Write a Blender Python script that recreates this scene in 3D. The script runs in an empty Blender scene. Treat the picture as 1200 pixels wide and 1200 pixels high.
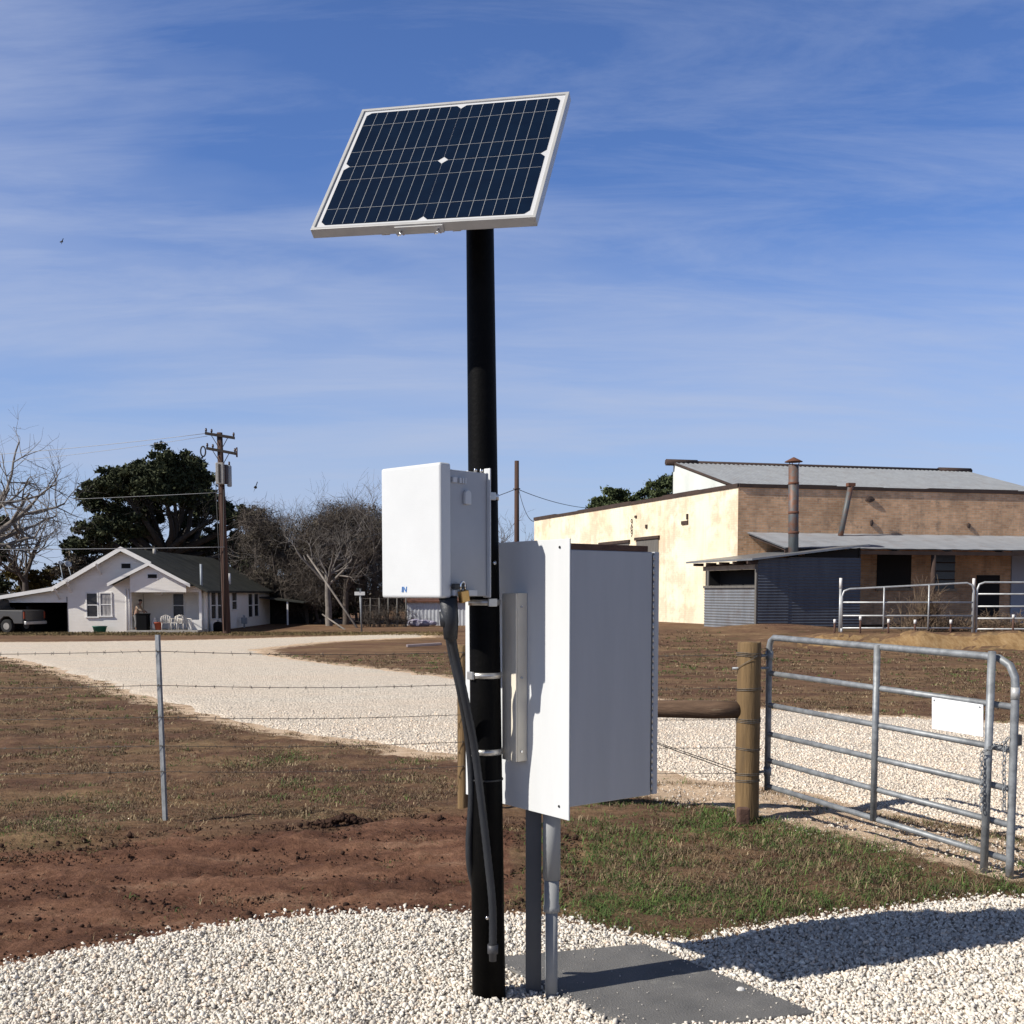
import bpy, bmesh, math, random
import numpy as np
from mathutils import Vector, Matrix, noise
from mathutils.geometry import delaunay_2d_cdt

random.seed(7)
RNG = np.random.default_rng(7)
C = bpy.context.scene.collection
SC = bpy.context.scene

# ------------------------------------------------------------------ camera
F = 1287.0
PITCH = math.radians(4)
PY = 695 + F * math.tan(PITCH)
CAM = Vector((0, 0, 1.6))


def ray(px, py):
    u = (PY - py) / F
    return Vector(((px - 600) / F, math.cos(PITCH) + u * math.sin(PITCH), -math.sin(PITCH) + u * math.cos(PITCH)))


def P(px, py, Y):
    r = ray(px, py)
    return CAM + r * (Y / r.y)


def PPL(px, py, p0, n):
    """ray of a photo pixel met with a vertical plane in the world"""
    r = ray(px, py)
    return CAM + r * ((Vector(p0) - CAM).dot(n) / r.dot(n))


def sstep(a, b, x):
    t = min(1, max(0, (x - a) / (b - a)))
    return t * t * (3 - 2 * t)


def H(x, y):
    """smooth terrain height"""
    hl = -0.0115 * min(max(0, y - 9), 53)
    a = x / max(y, 4)
    wr = sstep(0.0, 0.12, a)
    k = sstep(0.2, 0.32, a)
    bank = (1 - k) * sstep(24, 35, y) + k * (0.12 * sstep(27, 30.2, y) + 0.88 * sstep(30.1, 31.3, y))
    hr = 0.42 * bank
    h = hl * (1 - wr) + hr * wr
    h += 0.05 * math.exp(-(((x - 2.6) / .9) ** 2 + ((y - 6.3) / .8) ** 2))
    h += 0.06 * math.exp(-(((x + 3.2) / 2.6) ** 2 + ((y - 7.15) / .35) ** 2))
    h += 0.22 * math.exp(-(((x - 8.2) / 2.2) ** 2 + ((y - 34.6) / 1.0) ** 2))
    return h


def G(px, py):
    r = ray(px, py)
    t = 1.0
    for i in range(4000):
        p = CAM + r * t
        if p.z <= H(p.x, p.y) or t > 400:
            break
        t += 0.01 + t * 0.002
    return CAM + r * t


cam_d = bpy.data.cameras.new('camera')
cam_d.sensor_width = 36
cam_d.lens = 36 * F / 1200
cam_d.shift_y = (PY - 600) / 1200
cam_d.clip_end = 3000
cam_d.clip_start = 0.05
cam = bpy.data.objects.new('camera', cam_d)
cam.location = CAM
cam.rotation_euler = (math.pi / 2 - PITCH, 0, 0)
C.objects.link(cam)
SC.camera = cam

# ------------------------------------------------------------------ materials


def new_mat(name):
    m = bpy.data.materials.new(name)
    m.use_nodes = True
    nt = m.node_tree
    return m, nt, nt.nodes['Principled BSDF']


def nd(nt, t, **kw):
    n = nt.nodes.new(t)
    for k, v in kw.items():
        if k in n.inputs:
            n.inputs[k].default_value = v
        else:
            setattr(n, k, v)
    return n


def ramp(nt, stops):
    r = nt.nodes.new('ShaderNodeValToRGB')
    e = r.color_ramp.elements
    while len(e) < len(stops):
        e.new(0.5)
    for el, (p, c) in zip(e, stops):
        el.position = p
        el.color = (c[0], c[1], c[2], 1) if not isinstance(c, (int, float)) else (c, c, c, 1)
    return r


def mixc(nt, fac, a, b, mode='MIX'):
    m = nt.nodes.new('ShaderNodeMix')
    m.data_type = 'RGBA'
    m.blend_type = mode
    for sock, v in ((m.inputs[0], fac), (m.inputs[6], a), (m.inputs[7], b)):
        if hasattr(v, 'links') or hasattr(v, 'is_linked'):
            nt.links.new(v, sock)
        elif isinstance(v, (int, float)):
            sock.default_value = v
        else:
            sock.default_value = (v[0], v[1], v[2], 1)
    return m.outputs[2]


def coords(nt, scale=(1, 1, 1), kind='Object'):
    t = nt.nodes.new('ShaderNodeTexCoord')
    m = nt.nodes.new('ShaderNodeMapping')
    m.inputs['Scale'].default_value = scale
    nt.links.new(t.outputs[kind], m.inputs['Vector'])
    return m.outputs[0]


def mat(name, c1, c2=None, scale=4, rough=.6, metal=0, bump=0, bscale=40, stretch=(1, 1, 1), lo=.35, hi=.65, spec=.5,
        c3=None, s3=.7, f3=.58):
    m, nt, b = new_mat(name)
    b.inputs['Roughness'].default_value = rough
    b.inputs['Metallic'].default_value = metal
    b.inputs['Specular IOR Level'].default_value = spec
    v = coords(nt, stretch)
    if c2 is None:
        c2 = tuple(x * .85 for x in c1)
    n = nd(nt, 'ShaderNodeTexNoise', Scale=scale, Detail=8, Roughness=.62)
    nt.links.new(v, n.inputs['Vector'])
    r = ramp(nt, [(lo, c1), (hi, c2)])
    nt.links.new(n.outputs[0], r.inputs[0])
    out = r.outputs[0]
    if c3:
        n3 = nd(nt, 'ShaderNodeTexNoise', Scale=s3, Detail=9, Roughness=.7)
        nt.links.new(v, n3.inputs['Vector'])
        r3 = ramp(nt, [(f3, 0), (f3 + .1, 1)])
        nt.links.new(n3.outputs[0], r3.inputs[0])
        out = mixc(nt, r3.outputs[0], out, c3)
    nt.links.new(out, b.inputs['Base Color'])
    if bump:
        n2 = nd(nt, 'ShaderNodeTexNoise', Scale=bscale, Detail=6, Roughness=.6)
        nt.links.new(v, n2.inputs['Vector'])
        bp = nd(nt, 'ShaderNodeBump', Strength=bump, Distance=.02)
        nt.links.new(n2.outputs[0], bp.inputs['Height'])
        nt.links.new(bp.outputs[0], b.inputs['Normal'])
    return m


def attr_mat(name, rough=.9, mult=1.0, trans=0):
    m, nt, b = new_mat(name)
    a = nd(nt, 'ShaderNodeAttribute', attribute_name='tint')
    nt.links.new(a.outputs['Color'], b.inputs['Base Color'])
    b.inputs['Roughness'].default_value = rough
    b.inputs['Specular IOR Level'].default_value = .25
    return m


def siding_mat(name, c1, c2, pitch=.16, rough=.75):
    """painted horizontal boards: narrow grooves in the bump, dirt in the colour"""
    m, nt, b = new_mat(name)
    v = coords(nt)
    n = nd(nt, 'ShaderNodeTexNoise', Scale=1.2, Detail=8, Roughness=.65)
    nt.links.new(v, n.inputs['Vector'])
    r = ramp(nt, [(.35, c1), (.72, c2)])
    nt.links.new(n.outputs[0], r.inputs[0])
    nt.links.new(r.outputs[0], b.inputs['Base Color'])
    s = nt.nodes.new('ShaderNodeSeparateXYZ')
    nt.links.new(v, s.inputs[0])
    d = nd(nt, 'ShaderNodeMath', operation='DIVIDE')
    d.inputs[1].default_value = pitch
    nt.links.new(s.outputs[2], d.inputs[0])
    f = nd(nt, 'ShaderNodeMath', operation='FRACT')
    nt.links.new(d.outputs[0], f.inputs[0])
    bp = nd(nt, 'ShaderNodeBump', Strength=.7, Distance=.02)
    nt.links.new(f.outputs[0], bp.inputs['Height'])
    nt.links.new(bp.outputs[0], b.inputs['Normal'])
    b.inputs['Roughness'].default_value = rough
    return m


def brick_mat(name, d, c1, c2, mortar, paint=None, rough=.85, plo=.5, phi=.56):
    m, nt, b = new_mat(name)
    g = nt.nodes.new('ShaderNodeNewGeometry')
    dt = nd(nt, 'ShaderNodeVectorMath', operation='DOT_PRODUCT')
    dt.inputs[1].default_value = (d[0], d[1], 0)
    nt.links.new(g.outputs['Position'], dt.inputs[0])
    s = nt.nodes.new('ShaderNodeSeparateXYZ')
    nt.links.new(g.outputs['Position'], s.inputs[0])
    cb = nt.nodes.new('ShaderNodeCombineXYZ')
    nt.links.new(dt.outputs['Value'], cb.inputs[0])
    nt.links.new(s.outputs[2], cb.inputs[1])
    br = nd(nt, 'ShaderNodeTexBrick', Scale=1.0)
    br.inputs['Brick Width'].default_value = .24
    br.inputs['Row Height'].default_value = .085
    br.inputs['Mortar Size'].default_value = .010
    br.inputs['Color1'].default_value = (*c1, 1)
    br.inputs['Color2'].default_value = (*c2, 1)
    br.inputs['Mortar'].default_value = (*mortar, 1)
    nt.links.new(cb.outputs[0], br.inputs['Vector'])
    n = nd(nt, 'ShaderNodeTexNoise', Scale=.8, Detail=9, Roughness=.68)
    nt.links.new(cb.outputs[0], n.inputs['Vector'])
    r = ramp(nt, [(.3, .55), (.7, 1.25)])
    nt.links.new(n.outputs[0], r.inputs[0])
    col = mixc(nt, 1.0, br.outputs[0], r.outputs[0], 'MULTIPLY')
    n5 = nd(nt, 'ShaderNodeTexNoise', Scale=2.3, Detail=9, Roughness=.75)
    nt.links.new(cb.outputs[0], n5.inputs['Vector'])
    r5 = ramp(nt, [(.56, 0), (.68, .75)])
    nt.links.new(n5.outputs[0], r5.inputs[0])
    col = mixc(nt, r5.outputs[0], col, (.17, .13, .10) if paint is None else (.5, .3, .18))
    if paint is not None:
        n2 = nd(nt, 'ShaderNodeTexNoise', Scale=.42, Detail=11, Roughness=.74)
        nt.links.new(cb.outputs[0], n2.inputs['Vector'])
        r2 = ramp(nt, [(plo, 1), (phi, 0)])
        nt.links.new(n2.outputs[0], r2.inputs[0])
        n3 = nd(nt, 'ShaderNodeTexNoise', Scale=.55, Detail=6)
        nt.links.new(cb.outputs[0], n3.inputs['Vector'])
        r3 = ramp(nt, [(.42, paint), (.72, (paint[0] * .95, paint[1] * .87, paint[2] * .78))])
        nt.links.new(n3.outputs[0], r3.inputs[0])
        base = mixc(nt, .42, r3.outputs[0], col)
        # paint worn off along the foot of the wall
        rz = ramp(nt, [(.0, 1), (1.0, 0)])
        mz = nd(nt, 'ShaderNodeMapRange')
        mz.inputs[1].default_value = .55
        mz.inputs[2].default_value = 1.35
        nt.links.new(s.outputs[2], mz.inputs[0])
        nt.links.new(mz.outputs[0], rz.inputs[0])
        mm = nd(nt, 'ShaderNodeMath', operation='MULTIPLY')
        nt.links.new(rz.outputs[0], mm.inputs[0])
        nt.links.new(n2.outputs[0], mm.inputs[1])
        fac = nd(nt, 'ShaderNodeMath', operation='SUBTRACT', use_clamp=True)
        nt.links.new(r2.outputs[0], fac.inputs[0])
        nt.links.new(mm.outputs[0], fac.inputs[1])
        col = mixc(nt, fac.outputs[0], base, r3.outputs[0])
    mps = nt.nodes.new('ShaderNodeMapping')
    mps.inputs['Scale'].default_value = (2.2, .16, 1)
    nt.links.new(cb.outputs[0], mps.inputs['Vector'])
    n7 = nd(nt, 'ShaderNodeTexNoise', Scale=1.3, Detail=8, Roughness=.7)
    nt.links.new(mps.outputs[0], n7.inputs['Vector'])
    r7 = ramp(nt, [(.50, 0), (.78, .55)])
    nt.links.new(n7.outputs[0], r7.inputs[0])
    col = mixc(nt, r7.outputs[0], col, (.40, .26, .15) if paint is not None else (.15, .11, .085))
    nt.links.new(col, b.inputs['Base Color'])
    bp = nd(nt, 'ShaderNodeBump', Strength=.5, Distance=.012)
    iv = nd(nt, 'ShaderNodeMath', operation='SUBTRACT')
    iv.inputs[0].default_value = 1
    nt.links.new(br.outputs['Fac'], iv.inputs[1])
    nt.links.new(iv.outputs[0], bp.inputs['Height'])
    nt.links.new(bp.outputs[0], b.inputs['Normal'])
    b.inputs['Roughness'].default_value = rough
    return m


def streak_mat(name, base, dark, rust=None, rough=.5, metal=.0, along=(1, 1, .06), amt=.5):
    """weathered metal: streaks run down, optional rust"""
    m, nt, b = new_mat(name)
    v = coords(nt, along)
    n = nd(nt, 'ShaderNodeTexNoise', Scale=6, Detail=8, Roughness=.65)
    nt.links.new(v, n.inputs['Vector'])
    r = ramp(nt, [(.35, base), (.75, dark)])
    nt.links.new(n.outputs[0], r.inputs[0])
    col = r.outputs[0]
    if rust:
        v2 = coords(nt)
        n2 = nd(nt, 'ShaderNodeTexNoise', Scale=1.6, Detail=9, Roughness=.7)
        nt.links.new(v2, n2.inputs['Vector'])
        r2 = ramp(nt, [(.46 if amt > .8 else .52, 0), (.60 if amt > .8 else .66, amt)])
        nt.links.new(n2.outputs[0], r2.inputs[0])
        col = mixc(nt, r2.outputs[0], col, rust)
    nt.links.new(col, b.inputs['Base Color'])
    b.inputs['Roughness'].default_value = rough
    b.inputs['Metallic'].default_value = metal
    return m


M = {}
M['black_pole'] = mat('black_pole_paint', (.0022, .0022, .0024), (.0045, .0042, .004), scale=9, rough=.55, bump=.12, bscale=60, spec=.07, c3=(.012, .0105, .0095), s3=12, f3=.66)
M['white_box'] = mat('white_moulded_plastic', (.62, .63, .625), (.57, .58, .575), scale=2.5, rough=.55, bump=.05, bscale=160)
M['box_body'] = mat('shade_greyed_white_plastic', (.43, .44, .455), (.38, .39, .405), scale=3, rough=.5, bump=.05, bscale=160)  # white plastic greyed down to stand for shade on the box side
M['grey_lip'] = mat('light_grey_plastic', (.62, .63, .64), (.55, .56, .57), scale=3, rough=.5)
M['plate'] = mat('white_painted_plate', (.65, .66, .655), (.60, .61, .605), scale=3, rough=.5, bump=.04, bscale=30, stretch=(2, 2, .2), c3=(.56, .555, .53), s3=4, f3=.63)
M['cabinet'] = mat('grey_powder_coat', (.42, .425, .435), (.35, .355, .365), scale=3.5, rough=.5, bump=.05, bscale=240, stretch=(2.2, 2.2, .22), lo=.3, hi=.75, c3=(.25, .245, .235), s3=5, f3=.62)
M['wireway'] = mat('cream_painted_steel', (.74, .68, .56), (.66, .60, .49), scale=5, rough=.45)
M['post_dark'] = mat('dark_grey_channel', (.085, .09, .10), (.06, .063, .07), scale=7, rough=.55, stretch=(1, 1, .3))
M['pvc'] = mat('grey_pvc', (.31, .315, .315), (.25, .255, .255), scale=5, rough=.75, spec=.15, stretch=(1, 1, .4))
M['cable'] = mat('black_rubber', (.014, .016, .020), (.022, .024, .028), scale=12, rough=.5, bump=.15, bscale=90)
M['fitting'] = mat('grey_black_fitting', (.045, .045, .05), (.07, .07, .075), scale=12, rough=.5)
M['steel'] = mat('stainless_band', (.62, .60, .56), (.45, .44, .42), scale=14, rough=.38, metal=.7)
M['galv'] = mat('galvanised_steel', (.29, .305, .315), (.19, .20, .21), scale=16, rough=.52, metal=.3, bump=.05, bscale=120, lo=.4, hi=.6)
M['galv_far'] = mat('galvanised_panel', (.50, .51, .51), (.36, .37, .38), scale=5, rough=.45, metal=.35, c3=(.2, .12, .08), s3=3, f3=.62)
M['brass'] = mat('brass', (.55, .33, .12), (.42, .24, .08), scale=30, rough=.32, metal=.9)
M['chrome'] = mat('chrome', (.8, .8, .8), (.7, .7, .7), scale=20, rough=.15, metal=1)
M['alu'] = mat('anodised_aluminium', (.54, .53, .51), (.48, .475, .46), scale=14, rough=.42, metal=.25)
M['backsheet'] = mat('white_backsheet', (.60, .60, .60), (.56, .56, .56), rough=.4)
M['cell'] = mat('silicon_cell', (.0035, .0095, .025), (.0042, .012, .030), scale=18, rough=.4, spec=.08)
M['gridline'] = mat('silver_gridline', (.42, .43, .44), (.36, .37, .38), rough=.5)
M['blue'] = mat('blue_ink', (.03, .16, .45), (.05, .2, .5), scale=200, rough=.5)
M['sign'] = mat('blank_white_sign', (.86, .87, .88), (.83, .84, .85), scale=3, rough=.4)
M['slab'] = mat('grey_slab', (.185, .178, .168), (.11, .108, .105), scale=5, rough=.75, bump=.45, bscale=130, lo=.28, hi=.74, c3=(.25, .24, .215), s3=7, f3=.60)
M['postwood'] = mat('treated_timber', (.215, .135, .058), (.125, .078, .034), scale=7, rough=.85, bump=.5, bscale=14, stretch=(3, 3, .28), c3=(.07, .045, .025), s3=8, f3=.62)
M['railwood'] = mat('weathered_rail', (.15, .09, .055), (.085, .05, .03), scale=8, rough=.9, bump=.5, bscale=16, stretch=(.3, 3, 3), c3=(.26, .19, .12), s3=6, f3=.62)
M['brownwood'] = mat('red_brown_wood', (.12, .065, .045), (.08, .042, .03), scale=12, rough=.95, bump=.5, bscale=30)
M['polewood'] = mat('utility_pole_timber', (.085, .042, .028), (.05, .028, .02), scale=5, rough=.9, stretch=(3, 3, .2), bump=.3, bscale=12)
M['crossarm'] = mat('dark_crossarm_timber', (.03, .022, .018), (.02, .015, .012), scale=6, rough=.9)
M['wire'] = mat('rusty_barbed_wire', (.075, .06, .05), (.13, .115, .10), scale=30, rough=.6, metal=.3)
M['wirewrap'] = mat('dull_fence_wire', (.20, .185, .165), (.11, .10, .09), scale=30, rough=.6, metal=.3)
M['lineblack'] = mat('line_black', (.012, .012, .014), rough=.6)
M['linegrey'] = mat('line_grey', (.35, .36, .37), rough=.5)
M['porcelain'] = mat('brown_porcelain', (.05, .025, .02), rough=.3)
M['tank'] = mat('transformer_grey', (.33, .31, .28), (.25, .235, .215), scale=5, rough=.5)
M['tank2'] = mat('transformer_blue_grey', (.30, .33, .37), (.24, .27, .30), scale=5, rough=.5)
M['house_wall'] = siding_mat('white_house_siding', (.88, .84, .77), (.81, .765, .69))
M['house_trim'] = mat('white_house_trim', (.80, .78, .75), (.72, .70, .66), scale=2, rough=.6)
M['soffit'] = mat('soffit_grey', (.42, .38, .35), (.34, .31, .28), scale=1.5, rough=.8)
M['shingle'] = mat('dark_asphalt_shingle', (.034, .036, .033), (.056, .057, .051), scale=1.4, rough=.95, bump=.6, bscale=9, spec=.1)
M['darkroom'] = mat('dark_interior', (.010, .009, .009), (.016, .014, .013), scale=1, rough=.9)  # near-black colour stands for the shade inside openings and the carport
M['glass_dark'] = mat('dark_window_screen', (.020, .019, .020), (.045, .043, .042), scale=1.5, rough=.25)
M['glass_curtain'] = mat('curtained_glass', (.42, .40, .38), (.16, .15, .15), scale=3.2, rough=.3, stretch=(2.5, 1, .5))
M['doorbrown'] = mat('brown_door', (.06, .035, .022), (.04, .024, .016), rough=.6)
M['concrete'] = mat('pale_concrete', (.42, .40, .36), (.32, .30, .27), scale=3, rough=.9)
M['yellow'] = None
M['metalroof'] = streak_mat('grey_metal_roof', (.36, .38, .40), (.27, .28, .30), rust=(.16, .10, .07), rough=.5, metal=.25, along=(.4, .4, .4), amt=.22)
M['porchroof'] = streak_mat('pale_sheet_roof', (.40, .42, .45), (.31, .33, .355), rust=(.2, .12, .08), rough=.55, metal=.2, along=(.3, .3, .3), amt=.25)
M['corr'] = streak_mat('corrugated_zinc', (.27, .28, .29), (.18, .19, .20), rust=(.15, .10, .08), rough=.45, metal=.45, along=(.6, .6, .1), amt=.3)
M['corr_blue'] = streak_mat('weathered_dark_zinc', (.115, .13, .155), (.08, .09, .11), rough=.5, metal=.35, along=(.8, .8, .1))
M['rusty'] = streak_mat('rusty_flue', (.13, .145, .15), (.085, .09, .09), rust=(.19, .075, .035), rough=.6, metal=.3, along=(.6, .6, .2), amt=.9)
M['rust'] = mat('rust', (.15, .06, .032), (.10, .042, .026), scale=8, rough=.9)
M['coping'] = mat('brown_coping', (.06, .036, .027), (.035, .022, .018), scale=3, rough=.9)
M['oldwood'] = mat('old_grey_boards', (.15, .14, .125), (.09, .082, .075), scale=6, rough=.9, stretch=(5, 5, .3))
M['lintelwood'] = mat('faded_lintel_board', (.36, .30, .22), (.25, .2, .15), scale=6, rough=.9)
M['gablewhite'] = mat('faded_white_gable', (.66, .68, .64), (.55, .58, .54), scale=.9, rough=.85, c3=(.36, .37, .34), s3=.8, f3=.62)
M['plaster'] = mat('pale_plaster', (.42, .44, .50), (.34, .36, .42), scale=1.2, rough=.9)
M['truck'] = mat('silver_paint', (.11, .105, .10), (.09, .088, .085), scale=1, rough=.35, metal=.4)
M['tyre'] = mat('tyre_rubber', (.014, .014, .014), rough=.9)
M['green_tub'] = mat('green_tub_plastic', (.02, .19, .13), (.018, .16, .11), rough=.5)
M['black_plastic'] = mat('black_plastic', (.006, .006, .007), rough=.7, spec=.1)
M['terracotta'] = mat('red_clay', (.35, .07, .03), (.28, .055, .025), rough=.8)
M['chairwhite'] = mat('white_chair_paint', (.72, .68, .62), (.62, .58, .52), rough=.6)
M['tan_shirt'] = mat('tan_shirt', (.55, .42, .29), (.45, .33, .22), rough=.9)
M['skin'] = mat('skin', (.30, .17, .11), rough=.6)
M['hair'] = mat('dark_hair', (.02, .014, .01), rough=.8)
M['greytrousers'] = mat('grey_trousers', (.2, .19, .18), rough=.9)
M['dish'] = mat('dish_grey', (.55, .56, .57), rough=.5)
M['oakbark'] = mat('oak_bark', (.05, .042, .034), (.028, .024, .02), scale=3, rough=.95, bump=.5, bscale=8)
M['palebark'] = mat('pale_bark', (.24, .21, .185), (.13, .115, .10), scale=2.5, rough=.95)
M['brownbark'] = mat('brown_twig_bark', (.115, .092, .075), (.065, .052, .043), scale=2, rough=.95)
M['oakleaf'] = mat('dark_oak_leaf', (.026, .033, .015), (.070, .078, .036), scale=1.1, rough=.75, lo=.4, hi=.68, spec=.2)
M['thickleaf'] = mat('brown_olive_leaf', (.075, .064, .048), (.145, .125, .095), scale=.7, rough=.85, lo=.38, hi=.68, spec=.15)
M['greenleaf'] = mat('olive_green_leaf', (.05, .066, .027), (.10, .12, .05), scale=.9, rough=.8, lo=.4, hi=.68, spec=.2)
M['yellowleaf'] = mat('yellow_autumn_leaf', (.11, .085, .02), (.06, .05, .02), scale=.9, rough=.8, spec=.2)
M['drybrush'] = mat('dry_brush', (.21, .15, .095), (.10, .065, .045), scale=3, rough=.95)
M['signblade'] = mat('white_street_blade', (.75, .76, .74), rough=.5)
M['signdark'] = mat('dark_street_blade', (.06, .08, .07), rough=.5)
M['shedwhite'] = mat('white_sheet_metal', (.58, .60, .62), (.46, .48, .50), scale=1, rough=.5, c3=(.3, .27, .24), s3=1.2, f3=.62)
M['tarp'] = mat('lilac_tarp', (.30, .27, .38), (.42, .40, .46), scale=4, rough=.7)
M['plank'] = mat('grey_lilac_board', (.27, .22, .23), (.20, .165, .16), scale=6, rough=.9, stretch=(.5, 6, 6))
M['stake'] = mat('rust_stake', (.10, .05, .035), rough=.9)
M['cap'] = mat('white_insulator', (.75, .72, .68), rough=.5)
M['gravelstone'] = attr_mat('limestone_chip', rough=.9)
M['blade'] = attr_mat('dry_grass_blade', rough=.9)
M['clod'] = mat('soil_clod', (.058, .032, .023), (.034, .021, .016), scale=6, rough=1, spec=.1)
M['bird'] = mat('black_feather', (.012, .012, .013), rough=.7)

# ------------------------------------------------------------------ mesh builder


class MB:
    def __init__(s):
        s.v, s.f, s.sm = [], [], []

    def add(s, vs, fs, smooth=False):
        o = len(s.v)
        s.v += [tuple(v) for v in vs]
        for f in fs:
            s.f.append([i + o for i in f])
            s.sm.append(smooth)
        return s

    def box(s, o, a, b, c):
        """corner o and the three edge vectors a, b, c"""
        o, a, b, c = map(Vector, (o, a, b, c))
        vs = [o, o + a, o + a + b, o + b, o + c, o + a + c, o + a + b + c, o + b + c]
        fs = [(0, 3, 2, 1), (4, 5, 6, 7), (0, 1, 5, 4), (1, 2, 6, 5), (2, 3, 7, 6), (3, 0, 4, 7)]
        if a.cross(b).dot(c) < 0:
            fs = [tuple(reversed(f)) for f in fs]
        return s.add(vs, fs)

    def cbox(s, c, size, yaw=0):
        sx, sy, sz = size
        ca, sa = math.cos(yaw), math.sin(yaw)
        a, b, d = Vector((ca * sx, sa * sx, 0)), Vector((-sa * sy, ca * sy, 0)), Vector((0, 0, sz))
        return s.box(Vector(c) - a / 2 - b / 2 - d / 2, a, b, d)

    def tube(s, pts, r, n=8, cap=True, smooth=True):
        pts = [Vector(p) for p in pts]
        if not isinstance(r, (list, tuple)):
            r = [r] * len(pts)
        o = len(s.v)
        prev = None
        for i, p in enumerate(pts):
            d = (pts[min(i + 1, len(pts) - 1)] - pts[max(i - 1, 0)])
            if d.length < 1e-9:
                d = Vector((0, 0, 1))
            d.normalize()
            if prev is None:
                x = d.orthogonal().normalized()
            else:
                x = prev - d * prev.dot(d)
                x = x.normalized() if x.length > 1e-6 else d.orthogonal().normalized()
            prev = x
            y = d.cross(x)
            for k in range(n):
                a = 2 * math.pi * k / n
                s.v.append(tuple(p + (x * math.cos(a) + y * math.sin(a)) * r[i]))
        for i in range(len(pts) - 1):
            for k in range(n):
                k2 = (k + 1) % n
                s.f.append([o + i * n + k, o + i * n + k2, o + (i + 1) * n + k2, o + (i + 1) * n + k])
                s.sm.append(smooth)
        if cap:
            s.f.append([o + k for k in reversed(range(n))])
            s.f.append([o + (len(pts) - 1) * n + k for k in range(n)])
            s.sm += [False, False]
        return s

    def prism(s, poly, vec):
        poly = [Vector(p) for p in poly]
        vec = Vector(vec)
        n = len(poly)
        vs = poly + [p + vec for p in poly]
        nn = Vector((0, 0, 0))
        for i in range(n):
            nn += (poly[i] - poly[0]).cross(poly[(i + 1) % n] - poly[0])
        fs = [list(range(n)), [n + i for i in reversed(range(n))]]
        fs += [[i, n + i, n + (i + 1) % n, (i + 1) % n] for i in range(n)]
        if nn.dot(vec) > 0:
            fs = [list(reversed(f)) for f in fs]
        return s.add(vs, fs)

    def corr(s, o, a, b, nrm, pitch, amp, sub=4):
        """corrugated sheet: waves count along a, ridges run along b"""
        o, a, b, nrm = map(Vector, (o, a, b, nrm))
        L = a.length
        n = max(4, int(L / pitch * sub))
        vs, fs = [], []
        for i in range(n + 1):
            t = i / n
            z = amp * math.sin(2 * math.pi * t * L / pitch)
            p = o + a * t + nrm * z
            vs += [p, p + b]
        for i in range(n):
            fs.append((2 * i, 2 * i + 2, 2 * i + 3, 2 * i + 1))
        return s.add(vs, fs, True)

    def ico(s, c, r, sub=1, jit=.0, scl=(1, 1, 1)):
        bm = bmesh.new()
        bmesh.ops.create_icosphere(bm, subdivisions=sub, radius=1)
        vs = []
        for v in bm.verts:
            k = r * (1 + random.uniform(-jit, jit))
            vs.append(Vector((c[0] + v.co.x * k * scl[0], c[1] + v.co.y * k * scl[1], c[2] + v.co.z * k * scl[2])))
        fs = [[v.index for v in f.verts] for f in bm.faces]
        bm.free()
        return s.add(vs, fs, jit == 0)

    def build(s, name, m, parent=None, bevel=0, seg=2):
        me = bpy.data.meshes.new(name)
        off = Vector((0, 0, 0))
        p = parent
        while p is not None:
            off += p.location
            p = p.parent
        me.from_pydata([tuple(Vector(v) - off) for v in s.v], [], s.f)
        me.polygons.foreach_set('use_smooth', s.sm)
        me.update()
        o = bpy.data.objects.new(name, me)
        C.objects.link(o)
        me.materials.append(m)
        if parent is not None:
            o.parent = parent
        if bevel:
            bv = o.modifiers.new('bevel', 'BEVEL')
            bv.width = bevel
            bv.segments = seg
            bv.limit_method = 'ANGLE'
            bv.angle_limit = math.radians(50)
        return o


def np_mesh(name, V, Fa, m, parent=None, tint=None, smooth=False):
    """big mesh from arrays; Fa is (n,k) with k fixed; tint per vertex"""
    me = bpy.data.meshes.new(name)
    V = np.asarray(V, dtype=np.float32)
    Fa = np.asarray(Fa, dtype=np.int32)
    if parent is not None:
        V = V - np.array(parent.location, dtype=np.float32)
    k = Fa.shape[1]
    me.vertices.add(len(V))
    me.vertices.foreach_set('co', V.ravel())
    me.loops.add(Fa.size)
    me.loops.foreach_set('vertex_index', Fa.ravel())
    me.polygons.add(len(Fa))
    me.polygons.foreach_set('loop_start', np.arange(0, Fa.size, k, dtype=np.int32))
    me.update(calc_edges=True)
    if smooth:
        me.polygons.foreach_set('use_smooth', np.ones(len(Fa), dtype=bool))
    if tint is not None:
        a = me.color_attributes.new('tint', 'FLOAT_COLOR', 'POINT')
        t = np.ones((len(V), 4), dtype=np.float32)
        t[:, :3] = tint
        a.data.foreach_set('color', t.ravel())
    me.validate()
    o = bpy.data.objects.new(name, me)
    C.objects.link(o)
    me.materials.append(m)
    o.parent = parent
    return o


def tag(o, label=None, cat=None, group=None, kind=None):
    if label:
        o['label'] = label
    if cat:
        o['category'] = cat
    if group:
        o['group'] = group
    if kind:
        o['kind'] = kind
    return o


def thing(name, loc, label, cat, group=None):
    o = bpy.data.objects.new(name, None)
    o.empty_display_size = .1
    o.location = loc
    C.objects.link(o)
    return tag(o, label, cat, group)


def copy_tree(o, parent=None):
    c = o.copy()
    C.objects.link(c)
    c.parent = parent
    for ch in list(o.children):
        copy_tree(ch, c)
    return c


V3 = Vector
UP = Vector((0, 0, 1))

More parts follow.
